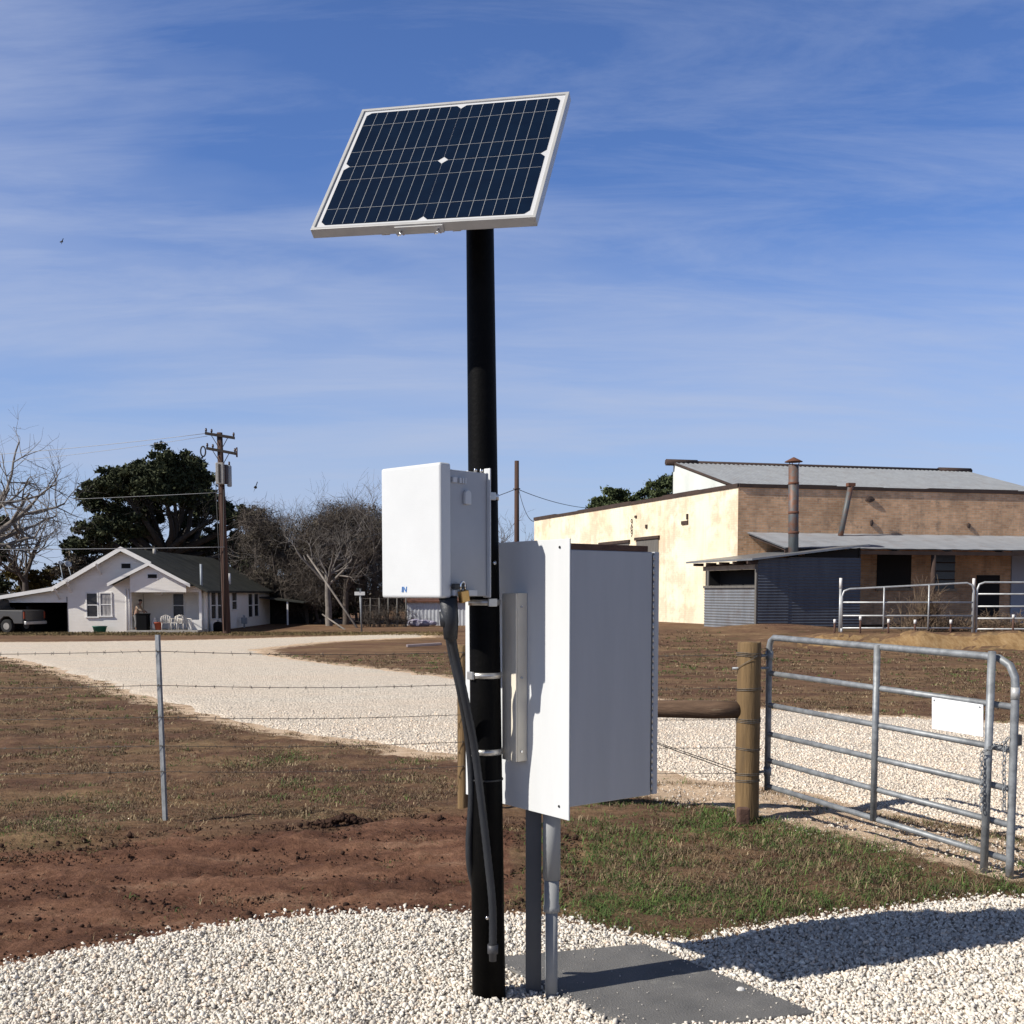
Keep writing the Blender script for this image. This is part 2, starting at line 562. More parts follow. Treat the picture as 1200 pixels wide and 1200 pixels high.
# ------------------------------------------------------------------ ground regions (photo outlines laid on the terrain)
PAD_PX = [(-60, 1150), (0, 1133), (120, 1108), (250, 1086), (380, 1071), (470, 1066), (560, 1068), (650, 1073), (710, 1087),
          (770, 1098), (815, 1104), (860, 1092), (950, 1074), (1050, 1063), (1130, 1055), (1200, 1050)]
pad = [G(*p).xy for p in PAD_PX]
pad = [V3((-6, 3.9))] + pad + [V3((4.5, 5.35)), V3((7, 5.0)), V3((7, 2.5)), V3((-6, 2.5))]
ROAD_PX = [(-120, 752), (0, 753), (120, 752), (240, 750), (380, 746), (500, 742), (500, 746.5), (440, 749), (370, 753), (300, 761), (312, 767),
           (380, 777), (480, 788), (545, 797), (640, 808), (780, 821), (900, 830), (1000, 837), (1100, 843), (1210, 850), (1330, 858)]
ROAD_LO = [(1330, 1010), (1210, 985), (1140, 975), (1060, 960), (1000, 948), (920, 930), (860, 921), (770, 908), (640, 900), (545, 890),
           (500, 884), (400, 868), (330, 857), (240, 842), (185, 824), (100, 796), (30, 776), (-40, 764), (-120, 760)]
road = [G(*p).xy for p in ROAD_PX] + [G(*p).xy for p in ROAD_LO]


def rough_outline(poly, step, amp, seed):
    out = []
    n = len(poly)
    for i in range(n):
        a, b = poly[i], poly[(i + 1) % n]
        L = (b - a).length
        dist = max(3, (a + b).length / 2)
        k = max(1, min(200, int(L / (step * dist / 5))))
        nrm = V3((-(b - a).y, (b - a).x)).normalized()
        for j in range(k):
            p = a + (b - a) * (j / k)
            w = noise.noise(V3((p.x * 2.2, p.y * 2.2, seed))) + .6 * noise.noise(V3((p.x * 7, p.y * 7, seed + 3)))
            out.append(p + nrm * (w * amp * min(3, dist / 6)))
    return out


pad = rough_outline(pad, .07, .035, 1.3)
road = rough_outline(road, .10, .10, 5.1)


def inside_and_dist(X, Y, poly):
    px = np.array([p.x for p in poly])
    py = np.array([p.y for p in poly])
    ins = np.zeros(X.shape, bool)
    d2 = np.full(X.shape, 1e9)
    for i in range(len(px)):
        x0, y0, x1, y1 = px[i - 1], py[i - 1], px[i], py[i]
        if y0 != y1:
            c = ((y0 > Y) != (y1 > Y))
            xi = (x1 - x0) * (Y - y0) / (y1 - y0) + x0
            ins ^= c & (X < xi)
        dx, dy = x1 - x0, y1 - y0
        L = dx * dx + dy * dy + 1e-12
        t = np.clip(((X - x0) * dx + (Y - y0) * dy) / L, 0, 1)
        d2 = np.minimum(d2, (X - x0 - t * dx) ** 2 + (Y - y0 - t * dy) ** 2)
    d = np.sqrt(d2)
    return np.where(ins, d, -d)


def ss(a, b, x):
    t = np.clip((x - a) / (b - a), 0, 1)
    return t * t * (3 - 2 * t)


HV = np.vectorize(H)
NV = np.vectorize(lambda x, y, z: noise.noise(V3((x, y, z))))

# main ground sheet: rows and columns widen with distance, out to the horizon
rows = np.concatenate([np.linspace(-6, 3, 16), np.geomspace(3.1, 60, 330), np.geomspace(62, 1500, 40)])
cols = np.concatenate([-np.geomspace(2.2, .92, 14), np.linspace(-.85, .85, 340), np.geomspace(.92, 2.2, 14)])
XX = cols[None, :] * (np.abs(rows[:, None]) * .92 + 3.0 * np.exp(-np.maximum(rows[:, None], 0) / 6) + .4)
YY = np.repeat(rows[:, None], len(cols), 1)
sd_pad = inside_and_dist(XX, YY, pad)
sd_road = inside_and_dist(XX, YY, road)
ZZ = HV(XX, YY)
near = ss(30, 8, YY)
mic = NV(XX * 2.6, YY * 2.6, 3.3) * .022 + NV(XX * 8, YY * 8, 7.1) * .013 + NV(XX * 19, YY * 19, 1.1) * .007
RED_PX = [(-80, 1000), (0, 1004), (120, 996), (260, 978), (400, 974), (470, 962), (560, 950), (640, 985), (640, 1040), (585, 1075), (470, 1075), (250, 1095), (-80, 1160)]
red = [G(*p).xy for p in RED_PX]
sd_red = inside_and_dist(XX, YY, red)
SAND_PX = [(560, 905), (700, 915), (860, 925), (1000, 950), (1140, 980), (1260, 1000), (1260, 1045), (1180, 1035), (1090, 1012), (1020, 990), (960, 975), (900, 962), (860, 952), (780, 938), (660, 925), (560, 912)]
sand = [G(*p).xy for p in SAND_PX]
sd_sand = inside_and_dist(XX, YY, sand)
out = np.minimum(1, np.minimum(ss(.0, -.18, sd_pad), ss(.0, -.3, sd_road)))
ZZ = ZZ + mic * out * near * 1.5
# ridge of turned soil behind the red dirt and its ruts
ZZ = ZZ + out * near * ss(-.35, .1, sd_red) * (NV(XX * 1.6, YY * 5.5, 9.1) * .03 + NV(XX * 6.5, YY * 9, 4.4) * .010 + np.abs(NV(XX * 17, YY * 19, 8.4)) * .024)
bankm = ss(6, 9, XX) * ss(29.4, 30.4, YY) * ss(32.2, 31.4, YY)
ZZ = ZZ + bankm * (NV(XX * 1.1, YY * .6, 33.3) * .16 + NV(XX * 3.5, YY * 3, 35.3) * .07)
ZZ = np.where(sd_pad > .16, ZZ - .05, ZZ)
ZZ = np.where(sd_road > .25, ZZ - .04, ZZ)
n_r, n_c = XX.shape
idx = np.arange(n_r * n_c).reshape(n_r, n_c)
Fg = np.stack([idx[:-1, :-1], idx[:-1, 1:], idx[1:, 1:], idx[1:, :-1]], -1).reshape(-1, 4)


def ground_mat():
    m, nt, b = new_mat('pasture_ground')
    g = nt.nodes.new('ShaderNodeNewGeometry')
    pos = g.outputs['Position']

    def nz(scale, detail=8, rough=.65, sx=(1, 1, 1)):
        mp = nt.nodes.new('ShaderNodeMapping')
        mp.inputs['Scale'].default_value = sx
        nt.links.new(pos, mp.inputs['Vector'])
        n = nd(nt, 'ShaderNodeTexNoise', Scale=scale, Detail=detail, Roughness=rough)
        nt.links.new(mp.outputs[0], n.inputs['Vector'])
        return n.outputs[0]

    def rmp(src, stops):
        r = ramp(nt, stops)
        nt.links.new(src, r.inputs[0])
        return r.outputs[0]
    c = rmp(nz(.9, 9, .7, (.5, 1.3, 1)), [(.28, (.070, .038, .027)), (.43, (.145, .082, .054)), (.56, (.21, .130, .076)), (.74, (.34, .24, .13))])
    fine = rmp(nz(9, 8, .75, (.6, 1.2, 1)), [(.28, .5), (.72, 1.45)])
    c = mixc(nt, 1, c, fine, 'MULTIPLY')
    gr = rmp(nz(.55, 8, .7), [(.55, 0), (.68, .5)])
    c = mixc(nt, gr, c, (.085, .085, .036))

    def am(name):
        a = nd(nt, 'ShaderNodeAttribute', attribute_name=name)
        return a.outputs['Fac']

    def mask(name, width=.5, scale=3.5):
        ad = nd(nt, 'ShaderNodeMath', operation='MULTIPLY_ADD')
        nt.links.new(nz(scale, 8, .7), ad.inputs[0])
        ad.inputs[1].default_value = width * 2
        ad.inputs[2].default_value = -width
        s = nd(nt, 'ShaderNodeMath', operation='ADD')
        nt.links.new(am(name), s.inputs[0])
        nt.links.new(ad.outputs[0], s.inputs[1])
        return rmp(s.outputs[0], [(.42, 0), (.58, 1)])
    rd = rmp(nz(2.2, 9, .7, (.5, 1.5, 1)), [(.28, (.066, .034, .024)), (.44, (.145, .072, .047)), (.56, (.22, .115, .073)), (.74, (.35, .22, .145))])
    rd = mixc(nt, 1, rd, rmp(nz(24, 7, .7), [(.3, .68), (.7, 1.3)]), 'MULTIPLY')
    c = mixc(nt, mask('red', .85, 2.2), c, rd)
    sn = rmp(nz(5, 9, .7), [(.28, (.46, .32, .20)), (.5, (.66, .49, .34)), (.72, (.78, .63, .47))])
    c = mixc(nt, mask('sand', .45, 5), c, sn)
    # bare cut bank where the ground is steep
    sp = nt.nodes.new('ShaderNodeSeparateXYZ')
    nt.links.new(g.outputs['True Normal'], sp.inputs[0])
    st = rmp(sp.outputs[2], [(.93, 1), (.965, 0)])
    bk = rmp(nz(2.4, 8, .7, (2.5, 1, .6)), [(.3, (.19, .11, .05)), (.5, (.33, .21, .10)), (.72, (.46, .32, .17))])
    fr = nd(nt, 'ShaderNodeMath', operation='MULTIPLY')
    nt.links.new(st, fr.inputs[0])
    nt.links.new(am('bank'), fr.inputs[1])
    c = mixc(nt, fr.outputs[0], c, bk)
    nt.links.new(c, b.inputs['Base Color'])
    b.inputs['Roughness'].default_value = 1
    b.inputs['Specular IOR Level'].default_value = .1
    bp = nd(nt, 'ShaderNodeBump', Strength=.9, Distance=.035)
    nt.links.new(nz(28, 8, .75), bp.inputs['Height'])
    nt.links.new(bp.outputs[0], b.inputs['Normal'])
    return m


ground = np_mesh('ground', np.stack([XX, YY, ZZ], -1).reshape(-1, 3), Fg, ground_mat(), smooth=True)
tag(ground, 'brown winter pasture with bare red soil and patches of green', 'ground', kind='structure')
for nm, val in (('red', ss(-.55, .55, sd_red) * ss(.0, -.25, -XX * 0 + XX - .15)), ('sand', np.maximum(ss(-.25, .25, sd_sand), np.maximum(.85 * ss(-.5, 0, sd_road) * ss(16, 11, YY), .62 * ss(-.8, .1, sd_road / np.maximum(1, YY / 14))))),
                ('bank', ss(5, 8, XX) * ss(26, 28, YY) * ss(40, 36, YY))):
    at = ground.data.attributes.new(nm, 'FLOAT', 'POINT')
    at.data.foreach_set('value', val.ravel().astype(np.float32))


def gravel_mat(name, cell, tint, dirt, deep=.5):
    m, nt, b = new_mat(name)
    g = nt.nodes.new('ShaderNodeNewGeometry')
    vo = nd(nt, 'ShaderNodeTexVoronoi', Scale=cell)
    nt.links.new(g.outputs['Position'], vo.inputs['Vector'])
    s = nt.nodes.new('ShaderNodeSeparateColor')
    nt.links.new(vo.outputs['Color'], s.inputs[0])
    r = ramp(nt, [(0, (tint[0] * .62, tint[1] * .60, tint[2] * .57)), (.35, (tint[0] * .92, tint[1] * .9, tint[2] * .88)), (1, tint)])
    nt.links.new(s.outputs[0], r.inputs[0])
    gap = ramp(nt, [(.35, 1), (.62, deep)])
    nt.links.new(vo.outputs['Distance'], gap.inputs[0])
    c = mixc(nt, 1, r.outputs[0], gap.outputs[0], 'MULTIPLY')
    n = nd(nt, 'ShaderNodeTexNoise', Scale=.55, Detail=9, Roughness=.72)
    mp = nt.nodes.new('ShaderNodeMapping')
    mp.inputs['Scale'].default_value = (.35, 1.4, 1)
    mp.inputs['Rotation'].default_value = (0, 0, -.25)
    nt.links.new(g.outputs['Position'], mp.inputs['Vector'])
    nt.links.new(mp.outputs[0], n.inputs['Vector'])
    r2 = ramp(nt, [(.40, 0), (.66, .85)])
    nt.links.new(n.outputs[0], r2.inputs[0])
    c = mixc(nt, r2.outputs[0], c, dirt)
    nb = nd(nt, 'ShaderNodeTexNoise', Scale=7, Detail=9, Roughness=.8)
    nt.links.new(g.outputs['Position'], nb.inputs['Vector'])
    rb = ramp(nt, [(.34, .80), (.66, 1.14)])
    nt.links.new(nb.outputs[0], rb.inputs[0])
    c = mixc(nt, 1, c, rb.outputs[0], 'MULTIPLY')
    nt.links.new(c, b.inputs['Base Color'])
    b.inputs['Roughness'].default_value = .95
    b.inputs['Specular IOR Level'].default_value = .2
    bp = nd(nt, 'ShaderNodeBump', Strength=1, Distance=.02, invert=True)
    nt.links.new(vo.outputs['Distance'], bp.inputs['Height'])
    nt.links.new(bp.outputs[0], b.inputs['Normal'])
    return m


def sheet(name, poly, grid, hz, m):
    """a conforming sheet: outline plus inner points, the rim tucked under the soil"""
    X, Y = grid
    d = inside_and_dist(X, Y, poly)
    k = d > .05 * np.maximum(1, Y / 6)
    ptsx, ptsy = X[k], Y[k]
    pts = [V3((p.x, p.y)) for p in poly] + [V3((x, y)) for x, y in zip(ptsx, ptsy)]
    n = len(poly)
    vo, ed, fa, ov, oe, of = delaunay_2d_cdt(pts, [], [list(range(n))], 1, 1e-5)
    vx = np.array([v.x for v in vo])
    vy = np.array([v.y for v in vo])
    dd = inside_and_dist(vx, vy, poly)
    z = HV(vx, vy) + hz(vx, vy, np.abs(dd))
    mb = MB()
    mb.add([(a, b, c) for a, b, c in zip(vx, vy, z)], [list(f) for f in fa], True)
    return mb.build(name, m)


pad_grid = np.meshgrid(np.arange(-6, 7, .09), np.arange(-4, 6.2, .09))


def pad_h(x, y, d):
    return -.03 + .05 * ss(0, .16, d) + .012 * NV(x * 4, y * 4, 2.2) * ss(0, .3, d)


def road_h(x, y, d):
    return -.03 + .05 * ss(0, .3, d) + .010 * NV(x * 2.5, y * 2.5, 4.2) * ss(0, .5, d)


rr = np.geomspace(5.0, 66, 190)
rc = np.linspace(-.62, .62, 210)
road_grid = (rc[None, :] * rr[:, None], np.repeat(rr[:, None], len(rc), 1))
o = sheet('gravel_pad', pad, pad_grid, pad_h, gravel_mat('pad_gravel', 70, (.60, .55, .48), (.52, .46, .38)))
tag(o, 'bed of white crushed limestone around the black pole', 'gravel pad', kind='structure')
o = sheet('gravel_road', road, road_grid, road_h, gravel_mat('road_gravel', 30, (.90, .81, .69), (.70, .58, .46), .70))
tag(o, 'pale crushed limestone road curving past the fence to the house', 'gravel road', kind='structure')

# ------------------------------------------------------------------ stones


def rocks(name, pts, sizes, tints, m, flat=.7, seed=1, sub=1):
    rg = np.random.default_rng(seed)
    bm = bmesh.new()
    bmesh.ops.create_icosphere(bm, subdivisions=sub, radius=1)
    base = np.array([v.co[:] for v in bm.verts])
    fs = np.array([[v.index for v in f.verts] for f in bm.faces])
    bm.free()
    n = len(pts)
    kk = []
    for _ in range(40):
        b_ = base * (1 + rg.uniform(-.12, .12, (len(base), 1)))
        for _c in range(7):                      # chip flat faces off, as crushed rock has
            nn = rg.normal(size=3)
            nn /= np.linalg.norm(nn)
            h_ = rg.uniform(.38, .72)
            ex = np.maximum(0, b_ @ nn - h_)
            b_ = b_ - ex[:, None] * nn[None]
        kk.append(b_ * 1.25)
    kinds = np.stack(kk)
    B = kinds[rg.integers(0, 40, n)]
    B = B * rg.uniform([.75, .7, flat * .75], [1.3, 1.1, flat * 1.2], (n, 3))[:, None, :]
    q = rg.normal(size=(n, 4))
    q[:, 0] += 1.2
    q /= np.linalg.norm(q, axis=1, keepdims=True)
    w, x, y, z = q.T
    R = np.stack([1 - 2 * (y * y + z * z), 2 * (x * y - z * w), 2 * (x * z + y * w),
                  2 * (x * y + z * w), 1 - 2 * (x * x + z * z), 2 * (y * z - x * w),
                  2 * (x * z - y * w), 2 * (y * z + x * w), 1 - 2 * (x * x + y * y)], -1).reshape(n, 3, 3)
    Vv = np.einsum('nij,nkj->nki', R, B) * sizes[:, None, None] + pts[:, None, :]
    Ff = fs[None] + (np.arange(n) * len(base))[:, None, None]
    return np_mesh(name, Vv.reshape(-1, 3), Ff.reshape(-1, 3), m, tint=np.repeat(tints, len(base), 0))


def stone_tints(n, base, rg):
    k = rg.uniform(.70, 1.12, (n, 1))
    t = np.array(base)[None] * k
    warm = rg.uniform(0, 1, (n, 1))
    t = t * np.where(warm < .12, np.array([[1.0, .90, .82]]), np.where(warm > .88, np.array([[.80, .82, .84]]), 1.0))
    return np.clip(t, 0, .86)


rg = np.random.default_rng(11)
n = 190000
y = rg.uniform(3.0, 6.2, n)
x = rg.uniform(-.72, .80, n) * (y + .4)
d = inside_and_dist(x, y, pad)
edge_ok = (d > 0.0) | ((d > -.12) & (rg.uniform(size=n) < .30 * np.clip(1 + d / .12, 0, 1)))
# keep the slab clear
slab_c = [G(593, 1129), G(755, 1114), G(949, 1193)]
s_o = slab_c[1]
s_a = slab_c[0] - slab_c[1]
s_b = slab_c[2] - slab_c[1]
slab_poly = [V3(p[:2]) for p in (s_o, s_o + s_a * 1.12, s_o + s_a * 1.12 + s_b, s_o + s_b)]
ds = inside_and_dist(x, y, slab_poly)
k = edge_ok & (ds < -.005)
x, y, d = x[k], y[k], d[k]
sz = np.clip(rg.lognormal(np.log(.0074), .34, len(x)), .0035, .0165)
zz = HV(x, y) + np.maximum(pad_h(x, y, np.maximum(d, 0)), -.004) + rg.uniform(-.003, .008, len(x))
o = rocks('gravel', np.stack([x, y, zz], -1), sz, stone_tints(len(x), (.80, .74, .65), rg), M['gravelstone'], flat=.62, seed=3, sub=1)
tag(o, 'loose white limestone chips covering the bed by the pole', 'gravel', kind='stuff')

n = 130000
y = 6.0 * (16 / 6.0) ** rg.uniform(0, 1, n)
x = rg.uniform(-.52, .66, n) * y
d = inside_and_dist(x, y, road)
dsd = inside_and_dist(x, y, sand)
k = ((d > 0) & (rg.uniform(size=n) < .97 * ss(17, 10, y))) | ((dsd > -.15) & (rg.uniform(size=n) < .20))
x, y, d = x[k], y[k], d[k]
sz = rg.uniform(.006, .014, len(x)) * np.where(rg.uniform(size=len(x)) > .96, 1.5, 1) * (1 + (y - 6) * .02) * np.where(d > 0, 1, .8)
zz = HV(x, y) + np.where(d > 0, road_h(x, y, np.maximum(d, 0)), .0) + .002
o = rocks('road_stones', np.stack([x, y, zz], -1), sz, stone_tints(len(x), (.78, .69, .58), rg) * np.where(d > 0, 1, .85)[:, None], M['gravelstone'], flat=.6, seed=4)
tag(o, 'loose pale stones strewn over the gravel road', 'gravel', kind='stuff')

# soil clods on the bare red dirt and along its ridge
n = 16000
y = rg.uniform(4.4, 8.2, n)
x = rg.uniform(-.62, .1, n) * y
d = inside_and_dist(x, y, red)
dp = inside_and_dist(x, y, pad)
k = (dp < -.03) & (((d > 0) & (rg.uniform(size=n) < .35)) | ((np.abs(d) < .22) & (rg.uniform(size=n) < .9)))
x, y = x[k], y[k]
sz = rg.uniform(.003, .009, len(x)) * np.where(rg.uniform(size=len(x)) > .95, 2.6, 1)
hp = G(405, 966)
hx2, hy2 = rg.normal(hp.x, .10, 260), rg.normal(hp.y, .045, 260)
hz2 = .05 * np.exp(-((hx2 - hp.x) / .09) ** 2) * rg.uniform(.2, 1, 260)
zc_ = np.concatenate([HV(x, y) + .006, HV(hx2, hy2) + hz2 + .01])
x, y, sz = np.concatenate([x, hx2]), np.concatenate([y, hy2]), np.concatenate([sz, rg.uniform(.008, .024, 260)])
o = rocks('soil_clods', np.stack([x, y, zc_], -1), sz, np.ones((len(x), 3)), M['clod'], seed=5)
tag(o, 'dark crumbs of turned soil on the red dirt', 'soil', kind='stuff')

# ------------------------------------------------------------------ grass


def grass():
    rg = np.random.default_rng(21)
    n = 120000
    y = 4.6 * (34 / 4.6) ** rg.uniform(0, 1, n) ** 1.05
    x = rg.uniform(-.66, .72, n) * y
    dp = inside_and_dist(x, y, pad)
    dr = inside_and_dist(x, y, road)
    dd = inside_and_dist(x, y, red)
    dsn = inside_and_dist(x, y, sand)
    cl = NV(x * 1.3, y * 1.3, 5.5) + .6 * NV(x * 4, y * 4, 6.5)
    band = NV(x * .55, y * 1.9, 15.5) + .5 * NV(x * 1.7, y * 4.2, 18.5)
    pr = np.clip(.50 + cl * .7 + band * .9 + .42 * ss(-.05, .05, x / y) * ss(9.5, 7, y), .06, 1)
    pr = pr * np.where(dd > .12, .03, np.where(dd > -.3, .45, 1)) * np.where(dsn > .03, .05, 1) * np.where((dd > -.25) & (dd <= .02), .5, 1) * np.where((y > 29) & (x > 6), .05, 1)
    right = ss(-.05, .05, x / y) * ss(9.5, 7, y)
    k = (dp < -.02) & (dr < .02) & (rg.uniform(size=n) < pr)
    x, y, cl, right = x[k], y[k], cl[k], right[k]
    z = HV(x, y)
    n = len(x)
    nb = 8
    N = n * nb
    g2 = NV(x * .9, y * .9, 12.5) + .5 * NV(x * 3.2, y * 3.2, 2.5)
    pg = np.clip(.10 + .7 * (g2 - .12) + right * .50, .02, .8)
    green = rg.uniform(size=n) < pg
    kind = rg.uniform(size=n)
    col = np.where(kind[:, None] < .42, np.array([[.215, .155, .09]]), np.where(kind[:, None] < .90, np.array([[.145, .098, .066]]), np.array([[.36, .28, .17]])))
    col = np.where(green[:, None], np.where(kind[:, None] < .5, np.array([[.105, .16, .042]]), np.array([[.066, .115, .032]])), col)
    col = col * rg.uniform(.7, 1.25, (n, 1))
    size = rg.uniform(.025, .07, n) * np.where(rg.uniform(size=n) > .93, 1.7, 1) * np.where(green, 1.05, 1)
    size = size * (.72 + .3 * right) * (1 + np.clip(y - 8, 0, 20) * .03)
    rep = lambda a: np.repeat(a, nb, 0)
    bx = rep(x) + rg.normal(0, .034, N)
    by = rep(y) + rg.normal(0, .034, N)
    bz = rep(z) - .004
    an = rg.uniform(0, 2 * np.pi, N)
    ln = rep(size) * rg.uniform(.5, 1.3, N)
    lean = rg.uniform(.7, 1.52, N)
    w = rg.uniform(.0012, .0026, N) * (1 + np.clip(rep(y) - 6, 0, 30) * .12)
    dx, dy = np.cos(an), np.sin(an)
    px, py = -dy * w, dx * w
    V = np.empty((N, 5, 3))
    m1, m2 = .5, 1.0
    h1, h2 = ln * .55 * np.cos(lean * .6), ln * np.cos(lean) * .85
    r1, r2 = ln * .55 * np.sin(lean * .6), ln * np.sin(lean)
    V[:, 0] = np.stack([bx - px, by - py, bz], -1)
    V[:, 1] = np.stack([bx + px, by + py, bz], -1)
    V[:, 2] = np.stack([bx + dx * r1 + px * .8, by + dy * r1 + py * .8, bz + h1], -1)
    V[:, 3] = np.stack([bx + dx * r1 - px * .8, by + dy * r1 - py * .8, bz + h1], -1)
    V[:, 4] = np.stack([bx + dx * r2, by + dy * r2, bz + np.maximum(h2, .004)], -1)
    I = (np.arange(N) * 5)[:, None]
    F3 = np.concatenate([I + [0, 1, 2], I + [0, 2, 3], I + [3, 2, 4]], 0)
    t = rep(col) * rg.uniform(.8, 1.2, (N, 1))
    o = np_mesh('grass', V.reshape(-1, 3), F3, M['blade'], tint=np.repeat(t, 5, 0))
    tag(o, 'short dry brown and green grass over the pasture', 'grass', kind='stuff')


grass()

# ------------------------------------------------------------------ black pole with straps
pb = G(573, 1175)
pt = P(562.3, 250, 4.17)
pt = pb + (pt - pb) * 1.06
pole_ax = (pt - pb)
RB, RT = .0655, .050


def on_pole(py_, Yd=4.19):
    z = P(568, py_, Yd).z
    t = (z - pb.z) / pole_ax.z
    return pb + pole_ax * t, RB + (RT - RB) * t


root = thing('mounting_pole', pb, 'tall black steel pole carrying the solar panel and the boxes', 'pole')
mb = MB()
ts = [-.06, .25, .5, .75, .985, 1.0]
mb.tube([pb + pole_ax * t for t in ts], [RB + (RT - RB) * t for t in ts], 40)
mb.build('pipe', M['black_pole'], root)
for py_ in (583, 706, 791, 880):
    c, r = on_pole(py_)
    band = MB().tube([c - UP * .011, c + UP * .011], r + .0035, 40).build('strap', M['steel'], root)
    a = math.radians(215 if py_ > 750 else 300)
    q = c + V3((math.cos(a), math.sin(a), 0)) * (r + .007)
    MB().cbox(q, (.036, .011, .030), a + math.pi / 2).build('buckle', M['steel'], band, bevel=.002)
for px_, py_ in ((572, 1071), (577, 660)):
    c, r = on_pole(py_)
    a = math.radians(270 if py_ > 1000 else 312)
    e = V3((math.cos(a), math.sin(a), 0))
    MB().tube([c + e * (r - .004), c + e * (r + .008), c + e * (r + .010)], [.008, .008, .004], 8).build('bolt', M['chrome'], root)

# ------------------------------------------------------------------ solar panel
pc = [V3(v) + V3((0, 0, 1.6)) for v in ((-.568, 4.339, 1.846), (.214, 4.128, 1.819), (.073, 3.718, 1.238), (-.709, 3.93, 1.265))]
e1 = (pc[1] - pc[0])
W = e1.length
e1.normalize()
e2 = (pc[3] - pc[0])
Hh = e2.length
e2 = (e2 - e1 * e2.dot(e1)).normalized()
nb_ = e1.cross(e2).normalized()      # points to the back of the panel
if nb_.y < 0:
    nb_ = -nb_
ctr = sum(pc, V3()) / 4
O = ctr - e1 * W / 2 - e2 * Hh / 2


def pp(u, v, d=0):
    return O + e1 * (u * W) + e2 * (v * Hh) + nb_ * d


root = thing('solar_panel', ctr, 'tilted solar panel with dark blue cells and a silver frame', 'solar panel')
fw = .0125
mb = MB()
th = .036
mb.box(pp(0, 0), e1 * W, e2 * fw, nb_ * th)
mb.box(pp(0, 0) + e2 * (Hh - fw), e1 * W, e2 * fw, nb_ * th)
mb.box(pp(0, 0) + e2 * fw, e1 * fw, e2 * (Hh - 2 * fw), nb_ * th)
mb.box(pp(1, 0) + e2 * fw - e1 * fw, e1 * fw, e2 * (Hh - 2 * fw), nb_ * th)
mb.build('frame', M['alu'], root, bevel=.0015)
MB().box(pp(0, 0, .0055) + e1 * (fw + .0005) + e2 * (fw + .0005), e1 * (W - 2 * fw - .001), e2 * (Hh - 2 * fw - .001), nb_ * .005).build('backsheet', M['backsheet'], root)
mg = .029
cu0, cu1 = mg / W, 1 - mg / W
cv0, cv1 = .027 / Hh, 1 - .027 / Hh
cw = (cu1 - cu0) / 2
ch_ = (cv1 - cv0) / 2
gap_u, gap_v = .0016 / W, .0022 / Hh
cm = .017
for i in range(2):
    for j in range(2):
        u0 = cu0 + i * cw + (gap_u if i else 0)
        u1 = cu0 + (i + 1) * cw - (0 if i else gap_u)
        v0 = cv0 + j * ch_ + (gap_v if j else 0)
        v1 = cv0 + (j + 1) * ch_ - (0 if j else gap_v)
        a, b = cm / W, cm / Hh
        pl = [(u0 + a, v0), (u1 - a, v0), (u1, v0 + b), (u1, v1 - b), (u1 - a, v1), (u0 + a, v1), (u0, v1 - b), (u0, v0 + b)]
        MB().prism([pp(u, v, .0035) for u, v in pl], nb_ * .0015).build('cell', M['cell'], root)
mb = MB()
for i in range(1, 18):
    if i == 9:
        continue
    u = cu0 + (cu1 - cu0) * i / 18
    mb.box(pp(u, cv0, .0025) - e1 * .00055, e1 * .0011, e2 * (Hh * (cv1 - cv0)), nb_ * .0006)
for v in (.125, .375, .625, .875):
    vv = cv0 + (cv1 - cv0) * v
    mb.box(pp(cu0, vv, .0017) - e2 * .0005, e1 * (W * (cu1 - cu0)), e2 * .0010, nb_ * .0006)
mb.build('grid_lines', M['gridline'], root)
# lower clamp bar with two wing bolts, and the bracket down to the pole
mb = MB()
mb.box(pp(.385, 1, .006) + e2 * .0008, e1 * (W * .215), e2 * .006, nb_ * .030)
mb.build('clamp_bar', M['alu'], root, bevel=.001)
for u in (.413, .578):
    q = pp(u, 1, .022) + e2 * .0075
    mb = MB()
    mb.tube([q, q + e2 * .020], .0035, 8)
    mb.prism([q + e2 * .006 - e1 * .003, q + e2 * .017 - e1 * .012, q + e2 * .021 - e1 * .008, q + e2 * .011 + e1 * .003,
              q + e2 * .018 + e1 * .012, q + e2 * .013 + e1 * .014, q + e2 * .004 + e1 * .004], nb_ * .004)
    mb.build('wing_bolt', M['chrome'], root)
mb = MB()
for u in (.30, .62):
    mb.box(pp(u, .04, th + .001), e1 * .03, e2 * (Hh * .92), nb_ * .022)
mb.build('rail', M['alu'], root)
tp = pb + pole_ax
mb = MB()
mb.tube([tp - UP * .02, tp + UP * .012], RT + .006, 24)
mb.box(tp + V3((-.05, -.04, .012)), (.10, 0, 0), (0, .08, 0), (0, 0, .010))
pq = pp(.49, .42, th + .024)
mb.tube([tp + V3((0, 0, .02)), pq], .02, 10)
mb.box(pp(.28, .39, th + .024), e1 * (W * .40), e2 * .05, nb_ * .006)
mb.build('bracket', M['alu'], root)

# ------------------------------------------------------------------ small white box on the pole
f1 = V3((.72, -.69, 0)).normalized()
g1 = V3((.69, .72, 0)).normalized()
cR, rR = on_pole(620)
rr_ = cR - g1 * (rR + .008) + V3((.0, 0, 0))
nB = f1
bR = PPL(573.5, 697, V3((-.087, 4.11, 0)), V3((-.2, -1, 0)).normalized())
Lb = .248
near_b = V3((bR.x, bR.y, 0)) - g1 * Lb
near_b = PPL(516, 620, near_b, f1.cross(UP) * 0 + V3((0, 1, 0)))
near_b.z = 0
zt = P(515, 541, near_b.y).z
zb = P(516, 701, near_b.y).z
fl = PPL(446.5, 620, near_b, V3((-f1.y, f1.x, 0)))
Wb = (V3((fl.x, fl.y, 0)) - near_b).length
root = thing('equipment_box', near_b + UP * zb, 'small white plastic box with an arched vent and a padlock, high on the pole', 'equipment box')
dz = zt - zb
